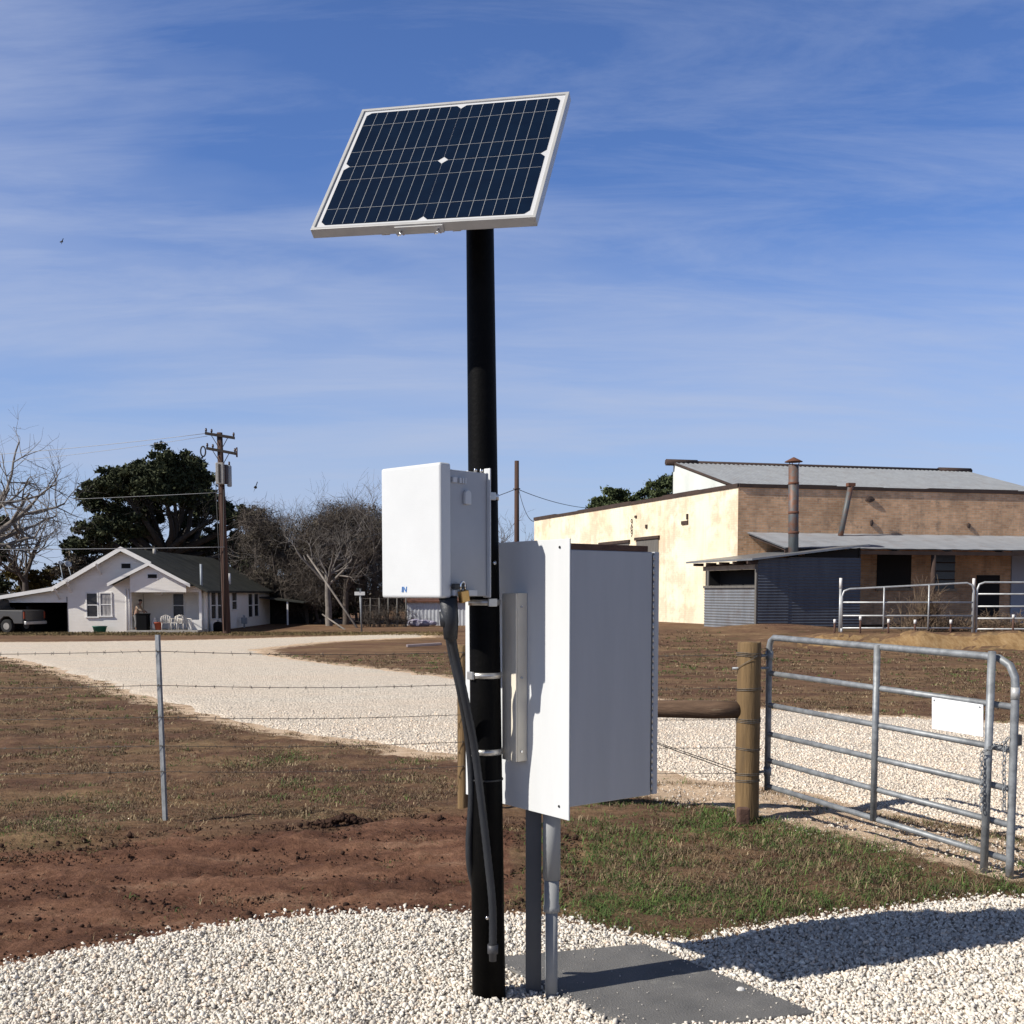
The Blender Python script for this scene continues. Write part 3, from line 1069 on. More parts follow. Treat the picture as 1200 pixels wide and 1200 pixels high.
# deep front cover, then the body a little smaller behind it
MB().box(near_b + UP * zb - f1 * Wb, f1 * Wb, g1 * .055, UP * dz).build('cover', M['white_box'], root, bevel=.010, seg=3)
MB().box(near_b + UP * (zb + .006) + g1 * .056 - f1 * (Wb - .006), f1 * (Wb - .018), g1 * (Lb - .058), UP * (dz - .026)).build('body', M['box_body'], root, bevel=.006, seg=3)
MB().box(near_b + UP * (zb + .001) + g1 * (Lb - .0015) - f1 * (Wb - .0), f1 * (Wb + .004), g1 * .006, UP * (dz - .004)).build('back_flange', M['white_box'], root, bevel=.002)
# arched vent hood on the shaded side
sx = near_b - f1 * .012 + UP * zb
hc = .138
hb, hw, hh = dz * .705, .031, .052
poly = [(-hw / 2, 0), (hw / 2, 0), (hw / 2, hh - hw / 2)]
for k in range(1, 8):
    a = math.pi * k / 8
    poly.append((hw / 2 * math.cos(a), hh - hw / 2 + hw / 2 * math.sin(a)))
poly.append((-hw / 2, hh - hw / 2))
MB().prism([sx + g1 * (hc + a) + UP * (hb + b) + f1 * .0005 for a, b in poly], f1 * .014).build('vent_hood', M['white_box'], root, bevel=.003)
mb = MB()
for a, b_ in ((.066, .020), (.098, .010), (.113, .008), (.126, .006)):
    mb.box(sx + g1 * a + UP * (dz * .86) + f1 * .0005, g1 * b_, f1 * .010, UP * .020)
mb.build('hinge', M['grey_lip'], root, bevel=.001)
mb = MB().box(near_b + UP * (zb + .034) + g1 * .050 + f1 * .0008, g1 * .062, f1 * .018, UP * .018)
mb.build('hasp', M['cable'], root, bevel=.003)
MB().box(near_b + UP * (zb + .008) + g1 * .06 - f1 * .011, g1 * .12, f1 * .016, UP * .022).build('lower_latch', M['grey_lip'], root, bevel=.002)
for q in ((.195, .0), (.225, .0)):
    c = near_b + g1 * q[0] + UP * (zb + dz - .018) - f1 * .02
    MB().tube([c, c + UP * .012], .006, 8).build('lifting_bolt', M['chrome'], root)


def text_mesh(txt, size, origin, xdir, ydir, depth, m, name, parent, shear=0.0):
    cu = bpy.data.curves.new(name, 'FONT')
    cu.body = txt
    cu.size = size
    cu.extrude = depth
    cu.shear = shear
    cu.align_x = 'CENTER'
    ob = bpy.data.objects.new(name, cu)
    C.objects.link(ob)
    dg = bpy.context.evaluated_depsgraph_get()
    me = bpy.data.meshes.new_from_object(ob.evaluated_get(dg))
    bpy.data.objects.remove(ob)
    zd = xdir.cross(ydir)
    mb = MB()
    mb.add([origin + xdir * v.co.x + ydir * v.co.y + zd * v.co.z for v in me.vertices], [list(p.vertices) for p in me.polygons])
    return mb.build(name, m, parent)


lg = PPL(473.5, 694, near_b - g1 * .001, V3((-f1.y, f1.x, 0)))
text_mesh('IN', .030, lg, f1, UP, .0012, M['blue'], 'logo', root, .12)

# padlock hanging on the hasp
lk = near_b + g1 * .092 + f1 * .012 + UP * (zb + .040)
root = thing('padlock', lk, 'brass padlock hanging from the hasp of the white box', 'padlock')
sh = [lk + g1 * (.011 * math.cos(a)) + UP * (.004 + .016 * math.sin(a)) + f1 * .006 for a in np.linspace(0, math.pi, 10)]
sh = [sh[0] - UP * .018] + sh + [sh[-1] - UP * .018]
MB().tube(sh, .0036, 8).build('shackle', M['chrome'], root)
tilt = Matrix.Rotation(math.radians(9), 3, f1)
a_, c_ = tilt @ g1, tilt @ UP
MB().box(lk - a_ * .020 - c_ * .055 - f1 * .004, a_ * .040, f1 * .020, c_ * .042).build('lock_body', M['brass'], root, bevel=.003)

# ------------------------------------------------------------------ cabinet, its back plate, wireway
uu = V3((.60, -.80, 0))
vv_ = V3((.80, .60, 0))
c0, r0 = on_pole(800)
pl0 = V3((c0.x, c0.y, 0)) + vv_ * .122
eR = PPL(667, 800, pl0, vv_)
eL = PPL(545.5, 800, pl0, vv_)
eR.z = eL.z = 0
zpt = PPL(666, 631, pl0, vv_).z
zpb = PPL(667, 962, pl0, vv_).z
root = thing('metal_cabinet', eR + UP * zpb, 'large grey metal cabinet bolted behind a white plate beside the pole', 'cabinet')
pw = (eR - eL).length
MB().box(eL + UP * zpb, uu * pw, vv_ * .006, UP * (zpt - zpb)).build('back_plate', M['plate'], root, bevel=.0015)
for s_ in (.055, pw - .055):
    for z_ in (zpt - .030, zpb + .045):
        q = eL + uu * s_ + UP * z_ - vv_ * .003
        MB().tube([q, q + vv_ * .0025], .005, 8).build('bolt_hole', M['cable'], root)
n_side = V3((-uu.x, -uu.y, 0))
far_c = PPL(764.5, 800, eR, uu)
Ld = (V3((far_c.x, far_c.y, 0)) - eR).length
zct = PPL(672, 644, eR, uu).z
zcb = PPL(669, 946, eR, uu).z
cwid = .33
MB().box(eR + vv_ * .0065 - uu * (.001 + cwid) + UP * zcb, uu * cwid, vv_ * (Ld - .010), UP * (zct - zcb)).build('cabinet_body', M['cabinet'], root, bevel=.004)
MB().box(eR + vv_ * (Ld + .004) - uu * (cwid + .004) + UP * (zcb + .002), uu * (cwid + .006), vv_ * .026, UP * (zct - zcb - .001)).build('door', M['cabinet'], root, bevel=.003)
mb = MB()
hx = eR + vv_ * (Ld - .001) + uu * .002
k = 0
zz_ = zcb + .02
while zz_ < zct - .03:
    mb.tube([hx + UP * zz_, hx + UP * (zz_ + .0245)], .0032, 8)
    zz_ += .0262
mb.build('piano_hinge', M['steel'], root)
MB().box(eR + vv_ * .008 - uu * (cwid * .9) + UP * (zct + .0005), uu * (cwid * .895), vv_ * (Ld - .035), UP * .022).build('top_strip', M['brownwood'], root, bevel=.002)

w_r = PPL(618, 800, pl0 - vv_ * .001, vv_)
w_r.z = 0
w_l = w_r - uu * .088
zwt = PPL(606, 695, w_l - vv_ * .05, vv_).z
zwb = PPL(606, 893, w_l - vv_ * .05, vv_).z
root = thing('wireway', w_l + UP * zwb, 'narrow cream wiring trough standing upright on the white plate beside the pole', 'wiring trough')
MB().box(w_l - vv_ * .046 + UP * zwb, uu * .088, vv_ * .045, UP * (zwt - zwb)).build('trough', M['wireway'], root, bevel=.0015)
MB().box(w_l - vv_ * .0545 - uu * .001 + UP * (zwb + .001), uu * .0885, vv_ * .008, UP * (zwt - zwb - .002)).build('cover', M['wireway'], root, bevel=.0015)
for z_ in (.06, .5, .92):
    q = w_r - vv_ * .030 + UP * (zwb + (zwt - zwb) * z_) + uu * .0005
    MB().tube([q, q + uu * .005], .0045, 8).build('screw', M['chrome'], root)

# ------------------------------------------------------------------ legs under the cabinet
cp = G(625, 1166)
root = thing('channel_post', cp, 'dark grey steel channel post standing under the cabinet', 'post')
hw = .031
zc_top = zcb + .05
mb = MB()
mb.box(cp + V3((-hw, -.02, -.05)), (2 * hw, 0, 0), (0, .006, 0), (0, 0, zc_top - cp.z))
mb.box(cp + V3((-hw, -.0135, -.05)), (.006, 0, 0), (0, .034, 0), (0, 0, zc_top - cp.z))
mb.box(cp + V3((hw - .006, -.0135, -.05)), (.006, 0, 0), (0, .034, 0), (0, 0, zc_top - cp.z))
mb.build('channel', M['post_dark'], root, bevel=.001)
cd = G(646, 1172)
ztop = zcb + .04
root = thing('conduit', cd, 'grey plastic conduit with couplings rising into the cabinet', 'conduit')
zq1, zq2, zq3 = P(646, 1030, cd.y).z, P(646, 1060, cd.y).z, P(646, 1068, cd.y).z
MB().tube([cd - UP * .05, V3((cd.x, cd.y, zq3))], .0245, 24).build('lower_pipe', M['pvc'], root)
MB().tube([V3((cd.x, cd.y, zq3)), V3((cd.x, cd.y, zq2 - .004)), V3((cd.x, cd.y, zq2)), V3((cd.x, cd.y, zq1))], [.032, .032, .0295, .0295], 24).build('coupling', M['pvc'], root)
MB().tube([V3((cd.x, cd.y, zq1)), V3((cd.x, cd.y, ztop))], .0345, 24).build('upper_pipe', M['pvc'], root)

# slab and the pebble on it
sl_z = .022
root = thing('ground_slab', s_o, 'flat grey slab set in the gravel under the cabinet', 'slab')
sb = s_b * 1.03
so = V3((s_o.x, s_o.y, H(s_o.x, s_o.y) - .03))
MB().box(so, s_a * 1.12, sb, UP * (.03 + sl_z + .012)).build('slab', M['slab'], root, bevel=.006)
q = G(868, 1171)
mb = MB().ico((q.x, q.y, so.z + .052 + .012), .016, 2, .16, (1.1, .9, .8))
tag(mb.build('pebble', mat('white_pebble', (.72, .70, .66), rough=.9)), 'single white stone lying on the grey slab', 'stone')

rg = np.random.default_rng(51)
n = 260
ua_, ub_ = rg.uniform(0, 1, n), rg.uniform(0, 1, n)
edge = rg.uniform(size=n) < .8
ua_ = np.where(edge, np.where(rg.uniform(size=n) < .5, rg.beta(.25, 5, n), 1 - rg.beta(.25, 5, n)), ua_)
gx = so.x + s_a.x * 1.12 * ua_ + s_b.x * ub_
gy = so.y + s_a.y * 1.12 * ua_ + s_b.y * ub_
o = rocks('grit', np.stack([gx, gy, np.full(n, so.z + .064 + .001)], -1), rg.uniform(.001, .0045, n), stone_tints(n, (.66, .60, .52), rg), M['gravelstone'], seed=8)
tag(o, 'fine limestone grit kicked onto the grey slab', 'grit', kind='stuff')

# ------------------------------------------------------------------ black cables
cb0 = near_b + g1 * .055 - f1 * .02 + UP * (zb - .001)


def smooth_path(pts, n=8):
    out = []
    P_ = [pts[0]] + list(pts) + [pts[-1]]
    for i in range(1, len(P_) - 2):
        p0, p1, p2, p3 = P_[i - 1], P_[i], P_[i + 1], P_[i + 2]
        for k in range(n):
            t = k / n
            out.append(.5 * ((2 * p1) + (p2 - p0) * t + (2 * p0 - 5 * p1 + 4 * p2 - p3) * t * t + (3 * p1 - p0 - 3 * p2 + p3) * t ** 3))
    out.append(pts[-1])
    return out


root = thing('flexible_conduit', cb0, 'ribbed black cable running from the white box to a fitting low on the pole', 'cable')
Yc0 = cb0.y
ptsA = [P(528, 738, Yc0 + .02), P(534, 770, Yc0 + .06), P(543, 810, 4.06), P(555, 870, 4.10), P(563, 930, 4.112), P(571, 1000, 4.115), P(577, 1060, 4.117), P(577.5, 1108, 4.117)]
pa = smooth_path(ptsA, 14)
MB().tube(pa, [.0145 + .0010 * (i % 2) for i in range(len(pa))], 14).build('sheath', M['cable'], root)
e0 = pa[-1]
MB().tube([e0 + UP * .004, e0 - UP * .03, e0 - UP * .032, e0 - UP * .06], [.021, .021, .015, .0145], 12).build('end_fitting', M['fitting'], root)
top = pa[0]
MB().tube([top - UP * .035, top + UP * .03, cb0 + UP * .003], [.025, .030, .034], 14).build('gland', M['cable'], root)
MB().tube([on_pole(913)[0] - UP * .003, on_pole(913)[0] + UP * .003], on_pole(913)[1] + .004, 24).build('cable_tie', M['cable'], root)
ptsB = [P(523, 728, Yc0 + .02), P(529, 765, Yc0 + .07), P(539, 810, 4.07), P(549, 870, 4.15), P(552.5, 930, 4.17), P(549.5, 985, 4.18), P(550.5, 1015, 4.19), P(556, 1040, 4.23), P(563, 1070, 4.30)]
pb2 = smooth_path(ptsB, 12)
root = thing('power_cable', pb2[0], 'second black cable bowing out along the left side of the pole', 'cable')
MB().tube(pb2, .0135, 12).build('sheath', M['cable'], root)
MB().tube([pb2[0] - UP * .02, pb2[0] + UP * .035], [.022, .027], 14).build('gland', M['cable'], root)

# ------------------------------------------------------------------ near fence: posts, rail, wires
bp = G(875, 961)
bp.z = H(bp.x, bp.y)


def wood_post(name, base, r, top, label, m, cat='post'):
    root = thing(name, base, label, cat)
    n = 26
    mb = MB()
    vs, fs = [], []
    zs = np.concatenate([[-.15], np.linspace(0, top - .012, 9), [top]])
    for iz, z_ in enumerate(zs):
        for k in range(n):
            a = 2 * math.pi * k / n
            q = r * (1 + .035 * noise.noise(V3((math.cos(a) * 1.3, math.sin(a) * 1.3, z_ * 1.5 + base.x)))) * (.9 if iz == len(zs) - 1 else 1) * (1 - .02 * z_)
            vs.append(base + V3((q * math.cos(a), q * math.sin(a), z_ + .008 * noise.noise(V3((a, base.x, 0))) * (iz == len(zs) - 1))))
    for iz in range(len(zs) - 1):
        for k in range(n):
            fs.append((iz * n + k, iz * n + (k + 1) % n, (iz + 1) * n + (k + 1) % n, (iz + 1) * n + k))
    mb.add(vs, fs, True)
    mb.add(vs[-n:], [list(range(n))], False)
    mb.build('timber', m, root)
    return root


ztop_p = P(875, 752, bp.y).z - bp.z
bigpost = wood_post('wooden_post', bp, .084, ztop_p, 'thick round timber post at the hinge end of the gate', M['postwood'])
wz = [1.17, .935, .715, .515, .335]
for z_ in wz + [.29]:
    n_turn = 2 if z_ in (1.17, .715) else 1
    for k in range(n_turn + 1):
        pts = [bp + V3((math.cos(a) * .088, math.sin(a) * .088, z_ - .012 + k * .011 + .006 * math.sin(a + z_ * 9))) for a in np.linspace(0, 2 * math.pi, 25)]
        MB().tube(pts, .0021, 5, cap=False).build('wire_wrap', M['wirewrap'], bigpost)
pts = [bp + V3((math.cos(a) * .089, math.sin(a) * .089, 1.07 + .10 * t)) for t, a in zip(np.linspace(0, 1, 12), np.linspace(math.radians(195), math.radians(300), 12))]
MB().tube(pts, .0021, 5).build('wire_wrap', M['wirewrap'], bigpost)
hb_ = bp + V3((-.12, -.02, P(862, 783, bp.y).z - bp.z))
MB().tube([hb_, hb_ + V3((.26, .03, 0))], .009, 8).build('hinge_bolt', M['galv'], bigpost)

p2 = G(543, 950)
p2.z = H(p2.x, p2.y)
wood_post('brace_post', p2, .042, 1.22, 'slim timber post half hidden behind the black cables', M['postwood'])
rz = P(820, 832.5, bp.y + .02).z
ra, rb_ = p2 + UP * (rz - p2.z) + V3((.03, 0, .0)), bp + UP * (rz - bp.z + .005) + V3((-.062, 0, 0))
mb = MB()
rp = [ra + (rb_ - ra) * t for t in np.linspace(0, 1, 12)]
mb.tube(rp, [.064 + .003 * math.sin(i * 2.1) for i in range(11)] + [.058], 20)
tag(mb.build('wooden_rail', M['railwood']), 'round brown timber rail braced level against the thick post', 'rail')
sk = G(870, 966)
mb = MB()
mb.cbox((sk.x, sk.y - .02, sk.z + .055), (.082, .07, .135), .1)
tag(mb.build('wooden_stub', M['brownwood'], bevel=.012), 'short red brown wooden stub at the foot of the thick post', 'stub')

tb = G(192.5, 963)
tt = P(183.5, 744, tb.y - .02)
root = thing('steel_fence_post', tb, 'thin galvanised fence post leaning in the brown grass', 'fence post')
ax = (tt - tb)
a_, b_ = V3((1, 0, 0)), V3((0, 1, 0))
sec = [(-.018, 0), (.018, 0), (.018, .005), (.003, .005), (.003, .030), (-.003, .030), (-.003, .005), (-.018, .005)]
yaw = Matrix.Rotation(math.radians(-32), 3, 'Z')
sec = [yaw @ V3((x_, y_, 0)) for x_, y_ in sec]
MB().prism([tb - ax * .12 + s_ for s_ in sec], ax * 1.12).build('tee_bar', M['galv'], root)

# barbed strands, one thing each
for i, z_ in enumerate(wz):
    A = G(-420, 985)
    A = V3((A.x, tb.y + .1, H(A.x, A.y) + z_ + .02))
    stops = [A, tb + ax * ((z_ + .02) / ax.z) + V3((0, -.012, 0)), p2 + UP * z_ + V3((0, -.046, 0)), bp + UP * (z_) + V3((-.085, -.02, 0))]
    pts = []
    for a, b in zip(stops[:-1], stops[1:]):
        m_ = max(4, int((b - a).length / .12))
        for k in range(m_):
            t = k / m_
            q = a + (b - a) * t
            q.z -= .020 * math.sin(math.pi * t) * (b - a).length / 2.2
            pts.append(q)
    pts.append(stops[-1])
    mb = MB()
    mb.tube(pts, .0024, 5)
    rnd = random.Random(i)
    for q in pts[1:-1]:
        for s_ in range(2):
            e = V3((rnd.uniform(-.4, .4), rnd.uniform(-1, 1), rnd.uniform(-1, 1))).normalized() * .016
            mb.tube([q - e, q + e], .0018, 4)
    nm = ['topmost', 'second highest', 'middle', 'second lowest', 'lowest'][i]
    tag(mb.build('barbed_wire', M['wire']), nm + ' barbed wire strand along the near fence', 'barbed wire', 'barbed wires of the near fence')
ba = p2 + V3((.04, 0, 1.0))
bb = bp + V3((-.08, -.03, .34))
mb = MB()
mb.tube([ba, bb], .0035, 5).tube([ba + V3((0, .01, -.02)), bb + V3((0, .012, .02))], .003, 5)
tag(mb.build('brace_wire', M['wire']), 'twisted wire slanting down to the foot of the thick post', 'brace wire')

# ------------------------------------------------------------------ near gate
gh = V3((0, 7.72, 0))
gh.x = P(901, 800, gh.y).x
ge = V3((0, 5.93, 0))
ge.x = P(1187, 900, ge.y).x
hz_t, hz_b = P(901, 747, gh.y).z, P(901, 921, gh.y).z
ez_t, ez_b = P(1180, 772, ge.y).z, P(1180, 1008, ge.y).z
gd = (ge - gh)
root = thing('farm_gate', V3((gh.x, gh.y, H(gh.x, gh.y))), 'closed galvanised tube gate of six rails carrying the white sign', 'gate')
RG = .0215


def gp(t, k):
    """t along the gate, k from 0 (bottom rail) to 1 (top rail)"""
    q = gh + gd * t
    zb_, zt_ = hz_b + (ez_b - hz_b) * t, hz_t + (ez_t - hz_t) * t
    return V3((q.x, q.y, zb_ + (zt_ - zb_) * k))


ring = [gp(0, 0) - UP * .03, gp(0, .5), gp(0, .94), gp(.006, .975), gp(.022, 1), gp(.5, 1), gp(.90, 1), gp(.945, .995), gp(.98, .965), gp(.997, .91), gp(1, .85), gp(1, .5), gp(1, 0), gp(1, 0) - UP * .09]
MB().tube(ring, RG, 16).build('frame', M['galv'], root)
for k in (0, .174, .354, .548, .762):
    MB().tube([gp(.0, k), gp(.5, k), gp(1, k)], RG * .86, 14).build('rail', M['galv'], root)
MB().tube([gp(.50, 0) + V3((-.008, -.030, -.01)), gp(.50, 1) + V3((-.008, -.030, .012))], RG * .95, 14).build('upright', M['galv'], root)
for k in (.10, .88):
    q = gp(0, k)
    mb = MB()
    mb.tube([q - UP * .03, q + UP * .03], RG + .006, 14)
    mb.tube([q, V3((bp.x + .07, bp.y, q.z))], .010, 8)
    mb.build('hinge', M['galv'], root)
MB().cbox(gp(1, .60) + V3((.025, -.005, .0)), (.03, .02, .06), .3).build('latch', M['fitting'], root, bevel=.004)
MB().tube([gp(1, .80), gp(1, .86)], RG + .0015, 16).build('sleeve', M['alu'], root)
# blank sign
gn = V3((-gd.y, gd.x, 0)).normalized()
if gn.y > 0:
    gn = -gn
sg0 = PPL(1092, 817, gh + gn * .03, gn)
sg1 = PPL(1152, 826, gh + gn * .03, gn)
sg2 = PPL(1152, 863.5, gh + gn * .03, gn)
sg3 = PPL(1092, 854, gh + gn * .03, gn)
root = thing('blank_sign', (sg0 + sg2) / 2, 'blank white rectangular sign hung on the near gate', 'sign')
MB().prism([sg0, sg1, sg2, sg3], -gn * .004).build('sign_board', M['sign'], root, bevel=.001)
for q, d_ in ((sg0, 1), (sg1, -1)):
    c = q + (sg1 - sg0).normalized() * (.02 * d_) - UP * .015 + gn * .0005
    MB().tube([c, c + gn * .004], .005, 8).build('screw', M['galv'], root)
# latch post
lp = PPL(1158, 890, gh + gn * .06, gn)
lpb = V3((lp.x, lp.y, H(lp.x, lp.y) - .1))
lpt = PPL(1162.5, 764, gh + gn * .055, gn)
lpb2 = PPL(1153, 1018, gh + gn * .055, gn)
lpb2 = lpt + (lpb2 - lpt) * ((lpt.z - H(lp.x, lp.y) + .05) / (lpt.z - lpb2.z))
mb = MB()
mb.tube([lpb2, lpt], .0215, 18)
mb.tube([lpt, lpt + UP * .004], [.0205, .017], 18)
tag(mb.build('steel_latch_post', M['galv']), 'upright galvanised pipe post in front of the latch end of the gate', 'post')


def chain(pts):
    mb = MB()
    path = []
    for a, b in zip(pts[:-1], pts[1:]):
        m_ = max(1, int((b - a).length / .024))
        path += [(a + (b - a) * (i / m_), (b - a).normalized()) for i in range(m_)]
    for i, (q, d_) in enumerate(path):
        s_ = d_.orthogonal().normalized()
        s_ = Matrix.Rotation(math.radians(90 * (i % 2) + 35), 3, d_) @ s_
        loop = [q + d_ * (.017 * math.cos(a)) + s_ * (.0095 * math.sin(a)) for a in np.linspace(0, 2 * math.pi, 13)]
        mb.tube(loop, .0030, 5, cap=False)
    return mb


cz = lambda px_, py_, off: PPL(px_, py_, gh + gn * off, gn)
mb = chain([cz(1150, 948, .10), cz(1150.5, 884, .10), cz(1154, 880, .105), cz(1160, 877, .10), cz(1168, 872, .04), cz(1176, 871, .03), cz(1184, 862, .03)])
mb2 = chain([cz(1178, 872, .04), cz(1176.5, 900, .04), cz(1177, 952, .04)])
mb.add(mb2.v, mb2.f, True)
tag(mb.build('gate_chain', M['galv']), 'loose steel chain looped round the latch post of the gate', 'chain')

# ------------------------------------------------------------------ trees


class Bark:
    def __init__(s):
        s.mb = MB()

    def grow(s, rnd, p, d, L, r, depth, spread, up, kids=(3, 4), ratio=(.55, .78), maxd=None):
        n = 5 if depth >= 3 else 3
        pts, rs = [p.copy()], [r]
        q = p.copy()
        dd = d.copy()
        for i in range(n):
            dd = (dd + V3((rnd.uniform(-1, 1), rnd.uniform(-1, 1), rnd.uniform(-1, 1))) * .20 + UP * up).normalized()
            q = q + dd * (L / n)
            pts.append(q.copy())
            rs.append(r * (1 - .5 * (i + 1) / n))
        s.mb.tube(pts, rs, 7 if r > .06 else (4 if r > .02 else 3), cap=False)
        if depth == 0:
            return
        for k in range(rnd.randint(*kids)):
            t = rnd.uniform(.30, 1.0) if k else 1.0
            i = min(n, max(1, int(t * n)))
            base = pts[i]
            ax = V3((rnd.uniform(-1, 1), rnd.uniform(-1, 1), rnd.uniform(-.6, .8)))
            ax = (ax - dd * ax.dot(dd)).normalized()
            ang = math.radians(rnd.uniform(22, 62) * spread)
            nd_ = (dd * math.cos(ang) + ax * math.sin(ang)).normalized()
            s.grow(rnd, base, nd_, L * rnd.uniform(*ratio), max(.008, rs[i] * .72), depth - 1, spread, up, kids, ratio)


def bare_tree(name, base, h, r, seed, label, m, depth=6, spread=1.0, up=.06, lean=(0, 0), kids=(3, 4), group=None, first=.36):
    root = thing(name, base, label, 'tree', group)
    rnd = random.Random(seed)
    b = Bark()
    tr = MB()
    L = h * first
    d = V3((lean[0], lean[1], 1)).normalized()
    pts = [base - UP * .3 + d * (L + .3) * t + V3((rnd.uniform(-1, 1), rnd.uniform(-1, 1), 0)) * .04 * h * .2 * (t > 0) for t in np.linspace(0, 1, 6)]
    tr.tube(pts, [r * (1.25 - .5 * t) for t in np.linspace(0, 1, 6)], 10, cap=False)
    tr.build('trunk', m, root)
    nk = rnd.randint(4, 5)
    for k in range(nk):
        a = 2 * math.pi * k / nk + rnd.uniform(-.4, .4)
        dd = (d * rnd.uniform(.55, 1.1) + V3((math.cos(a), math.sin(a), 0)) * rnd.uniform(.5, .9) * spread).normalized()
        b.grow(rnd, pts[-1] - d * (L * rnd.uniform(0, .3)), dd, h * rnd.uniform(.24, .34), r * .55, depth - 1, spread, up, kids)
    b.mb.build('crown', m, root)
    return root


def leaves(name, blobs, n, size, m, parent, seed, sub=26, sig=.20, flat=.85, asp=.45):
    rg = np.random.default_rng(seed)
    blobs = np.array(blobs)
    w = blobs[:, 3] ** 2
    bi = rg.choice(len(blobs), size=len(blobs) * sub, p=w / w.sum())
    d = rg.normal(size=(len(bi), 3))
    d /= np.linalg.norm(d, axis=1, keepdims=True)
    d[:, 2] *= flat
    sc = blobs[bi, :3] + d * blobs[bi, 3:4] * rg.uniform(.35, 1.0, (len(bi), 1))
    sr = blobs[bi, 3] * sig * rg.uniform(.6, 1.3, len(bi))
    li = rg.integers(0, len(bi), n)
    pos = sc[li] + rg.normal(size=(n, 3)) * sr[li][:, None] * np.array([1, 1, .6])
    a = rg.normal(size=(n, 3))
    a /= np.linalg.norm(a, axis=1, keepdims=True)
    b = rg.normal(size=(n, 3))
    b -= a * (a * b).sum(1, keepdims=True)
    b /= np.linalg.norm(b, axis=1, keepdims=True)
    s = size * rg.uniform(.5, 1.3, (n, 1))
    V = np.stack([pos - a * s, pos + b * s * asp, pos + a * s, pos - b * s * asp], 1)
    return np_mesh(name, V.reshape(-1, 3), np.arange(n * 4).reshape(-1, 4), m, parent)


def blob(px_, py_, Y, rpx, dy=0):
    q = P(px_, py_, Y + dy)
    return (q.x, q.y, q.z, rpx * Y / F)


def gz(x, y):
    return V3((x, y, H(x, y)))


# great live oak behind the house
Yo = 86
ob_ = gz(P(196, 700, Yo).x, Yo)
root = thing('live_oak', ob_, 'huge dark evergreen oak rising behind the white house', 'tree')
rnd = random.Random(4)
bk_ = Bark()
tr = MB()
fork = V3((ob_.x, Yo, P(196, 650, Yo).z))
tr.tube([ob_ - UP * .3, ob_ + UP * 1.2, fork], [.95, .7, .55], 12, cap=False)
tr.build('trunk', M['oakbark'], root)
OAK = [(112, 578, 26), (135, 566, 26), (160, 560, 30), (200, 545, 32), (188, 560, 34), (222, 552, 28), (232, 575, 30), (246, 588, 24), (172, 588, 34),
       (205, 580, 30), (128, 596, 26), (150, 612, 26), (262, 600, 18), (112, 622, 24), (95, 640, 22), (128, 638, 26), (160, 640, 24), (262, 632, 26), (240, 645, 20), (285, 606, 18), (290, 640, 20), (205, 612, 16), (228, 608, 15), (222, 632, 15), (180, 620, 18)]
blobs = [blob(a, b, Yo, r * .86, rnd.uniform(-5, 5)) for a, b, r in OAK]
for bl in blobs[::1]:
    t = V3(bl[:3])
    s_ = fork + UP * rnd.uniform(-.8, .6)
    mid = s_.lerp(t, .5) + V3((rnd.uniform(-1, 1), rnd.uniform(-1, 1), rnd.uniform(-1.2, .2)))
    pth = smooth_path([s_, mid, t], 5)
    bk_.mb.tube(pth, [.34 * (1 - .75 * i / (len(pth) - 1)) for i in range(len(pth))], 6, cap=False)
    for k in range(3):
        bk_.grow(rnd, pth[6], (t - s_).normalized(), 2.2, .08, 2, 1.1, .05)
bk_.mb.build('limbs', M['oakbark'], root)
leaves('crown', blobs, 80000, .19, M['oakleaf'], root, 31, sub=21, sig=.145)

TREES = [
    # px of trunk, Y, top px y, trunk r, seed, spread, up, bark, label, lean, depth
    (-34, 66, 455, .42, 12, 1.15, .03, 'palebark', 'large bare pale tree reaching in over the parked truck', (.12, 0), 6),
    (31, 84, 572, .26, 23, 1.0, .07, 'brownbark', 'small bare tree with a dark forked trunk beyond the carport', (0, 0), 6),
    (322, 84, 562, .26, 35, .9, .08, 'palebark', 'bare slender tree standing just right of the utility pole', (0, 0), 6),
    (386, 74, 560, .20, 41, 1.1, .05, 'palebark', 'bare tree with a pale trunk behind the leaning guy wires', (-.05, 0), 6),
    (425, 82, 560, .28, 52, 1.0, .06, 'brownbark', 'tall bare brown tree rising behind the white box', (0, 0), 6),
    (662, 72, 588, .22, 64, 1.0, .05, 'palebark', 'bare grey tree peeking over the low end of the yellow wall', (0, 0), 6),
    (590, 70, 602, .20, 75, 1.0, .05, 'brownbark', 'low bare tree behind the short wooden pole', (0, 0), 6),
    (338, 82, 566, .20, 91, 1.1, .05, 'palebark', 'bare pale tree left of the long leaning pole', (0, 0), 6),
    (405, 77, 572, .20, 93, 1.1, .05, 'brownbark', 'bare brown tree above the street sign', (.03, 0), 6),
    (440, 79, 560, .20, 95, 1.1, .05, 'palebark', 'bare grey tree directly behind the vine covered fence', (0, 0), 6),
    (300, 86, 600, .18, 97, 1.1, .05, 'brownbark', 'bare bushy tree over the far end of the house roof', (0, 0), 6),
    (368, 84, 570, .20, 99, 1.0, .06, 'brownbark', 'bare tree rising behind the pale trunked tree', (0, 0), 6),
    (352, 88, 575, .22, 83, 1.0, .06, 'brownbark', 'bare twiggy tree in the middle of the dark thicket', (0, 0), 6),
]
for px_, Y, ty, r, seed, spr, up, bk, lab, ln, dep in TREES:
    base = gz(P(px_, 700, Y).x, Y)
    h = P(px_, ty, Y).z - base.z
    bare_tree('bare_tree', base, h * .98, r, seed, lab, M[bk], depth=dep - 1, spread=spr, up=up, lean=ln, group='bare winter trees')


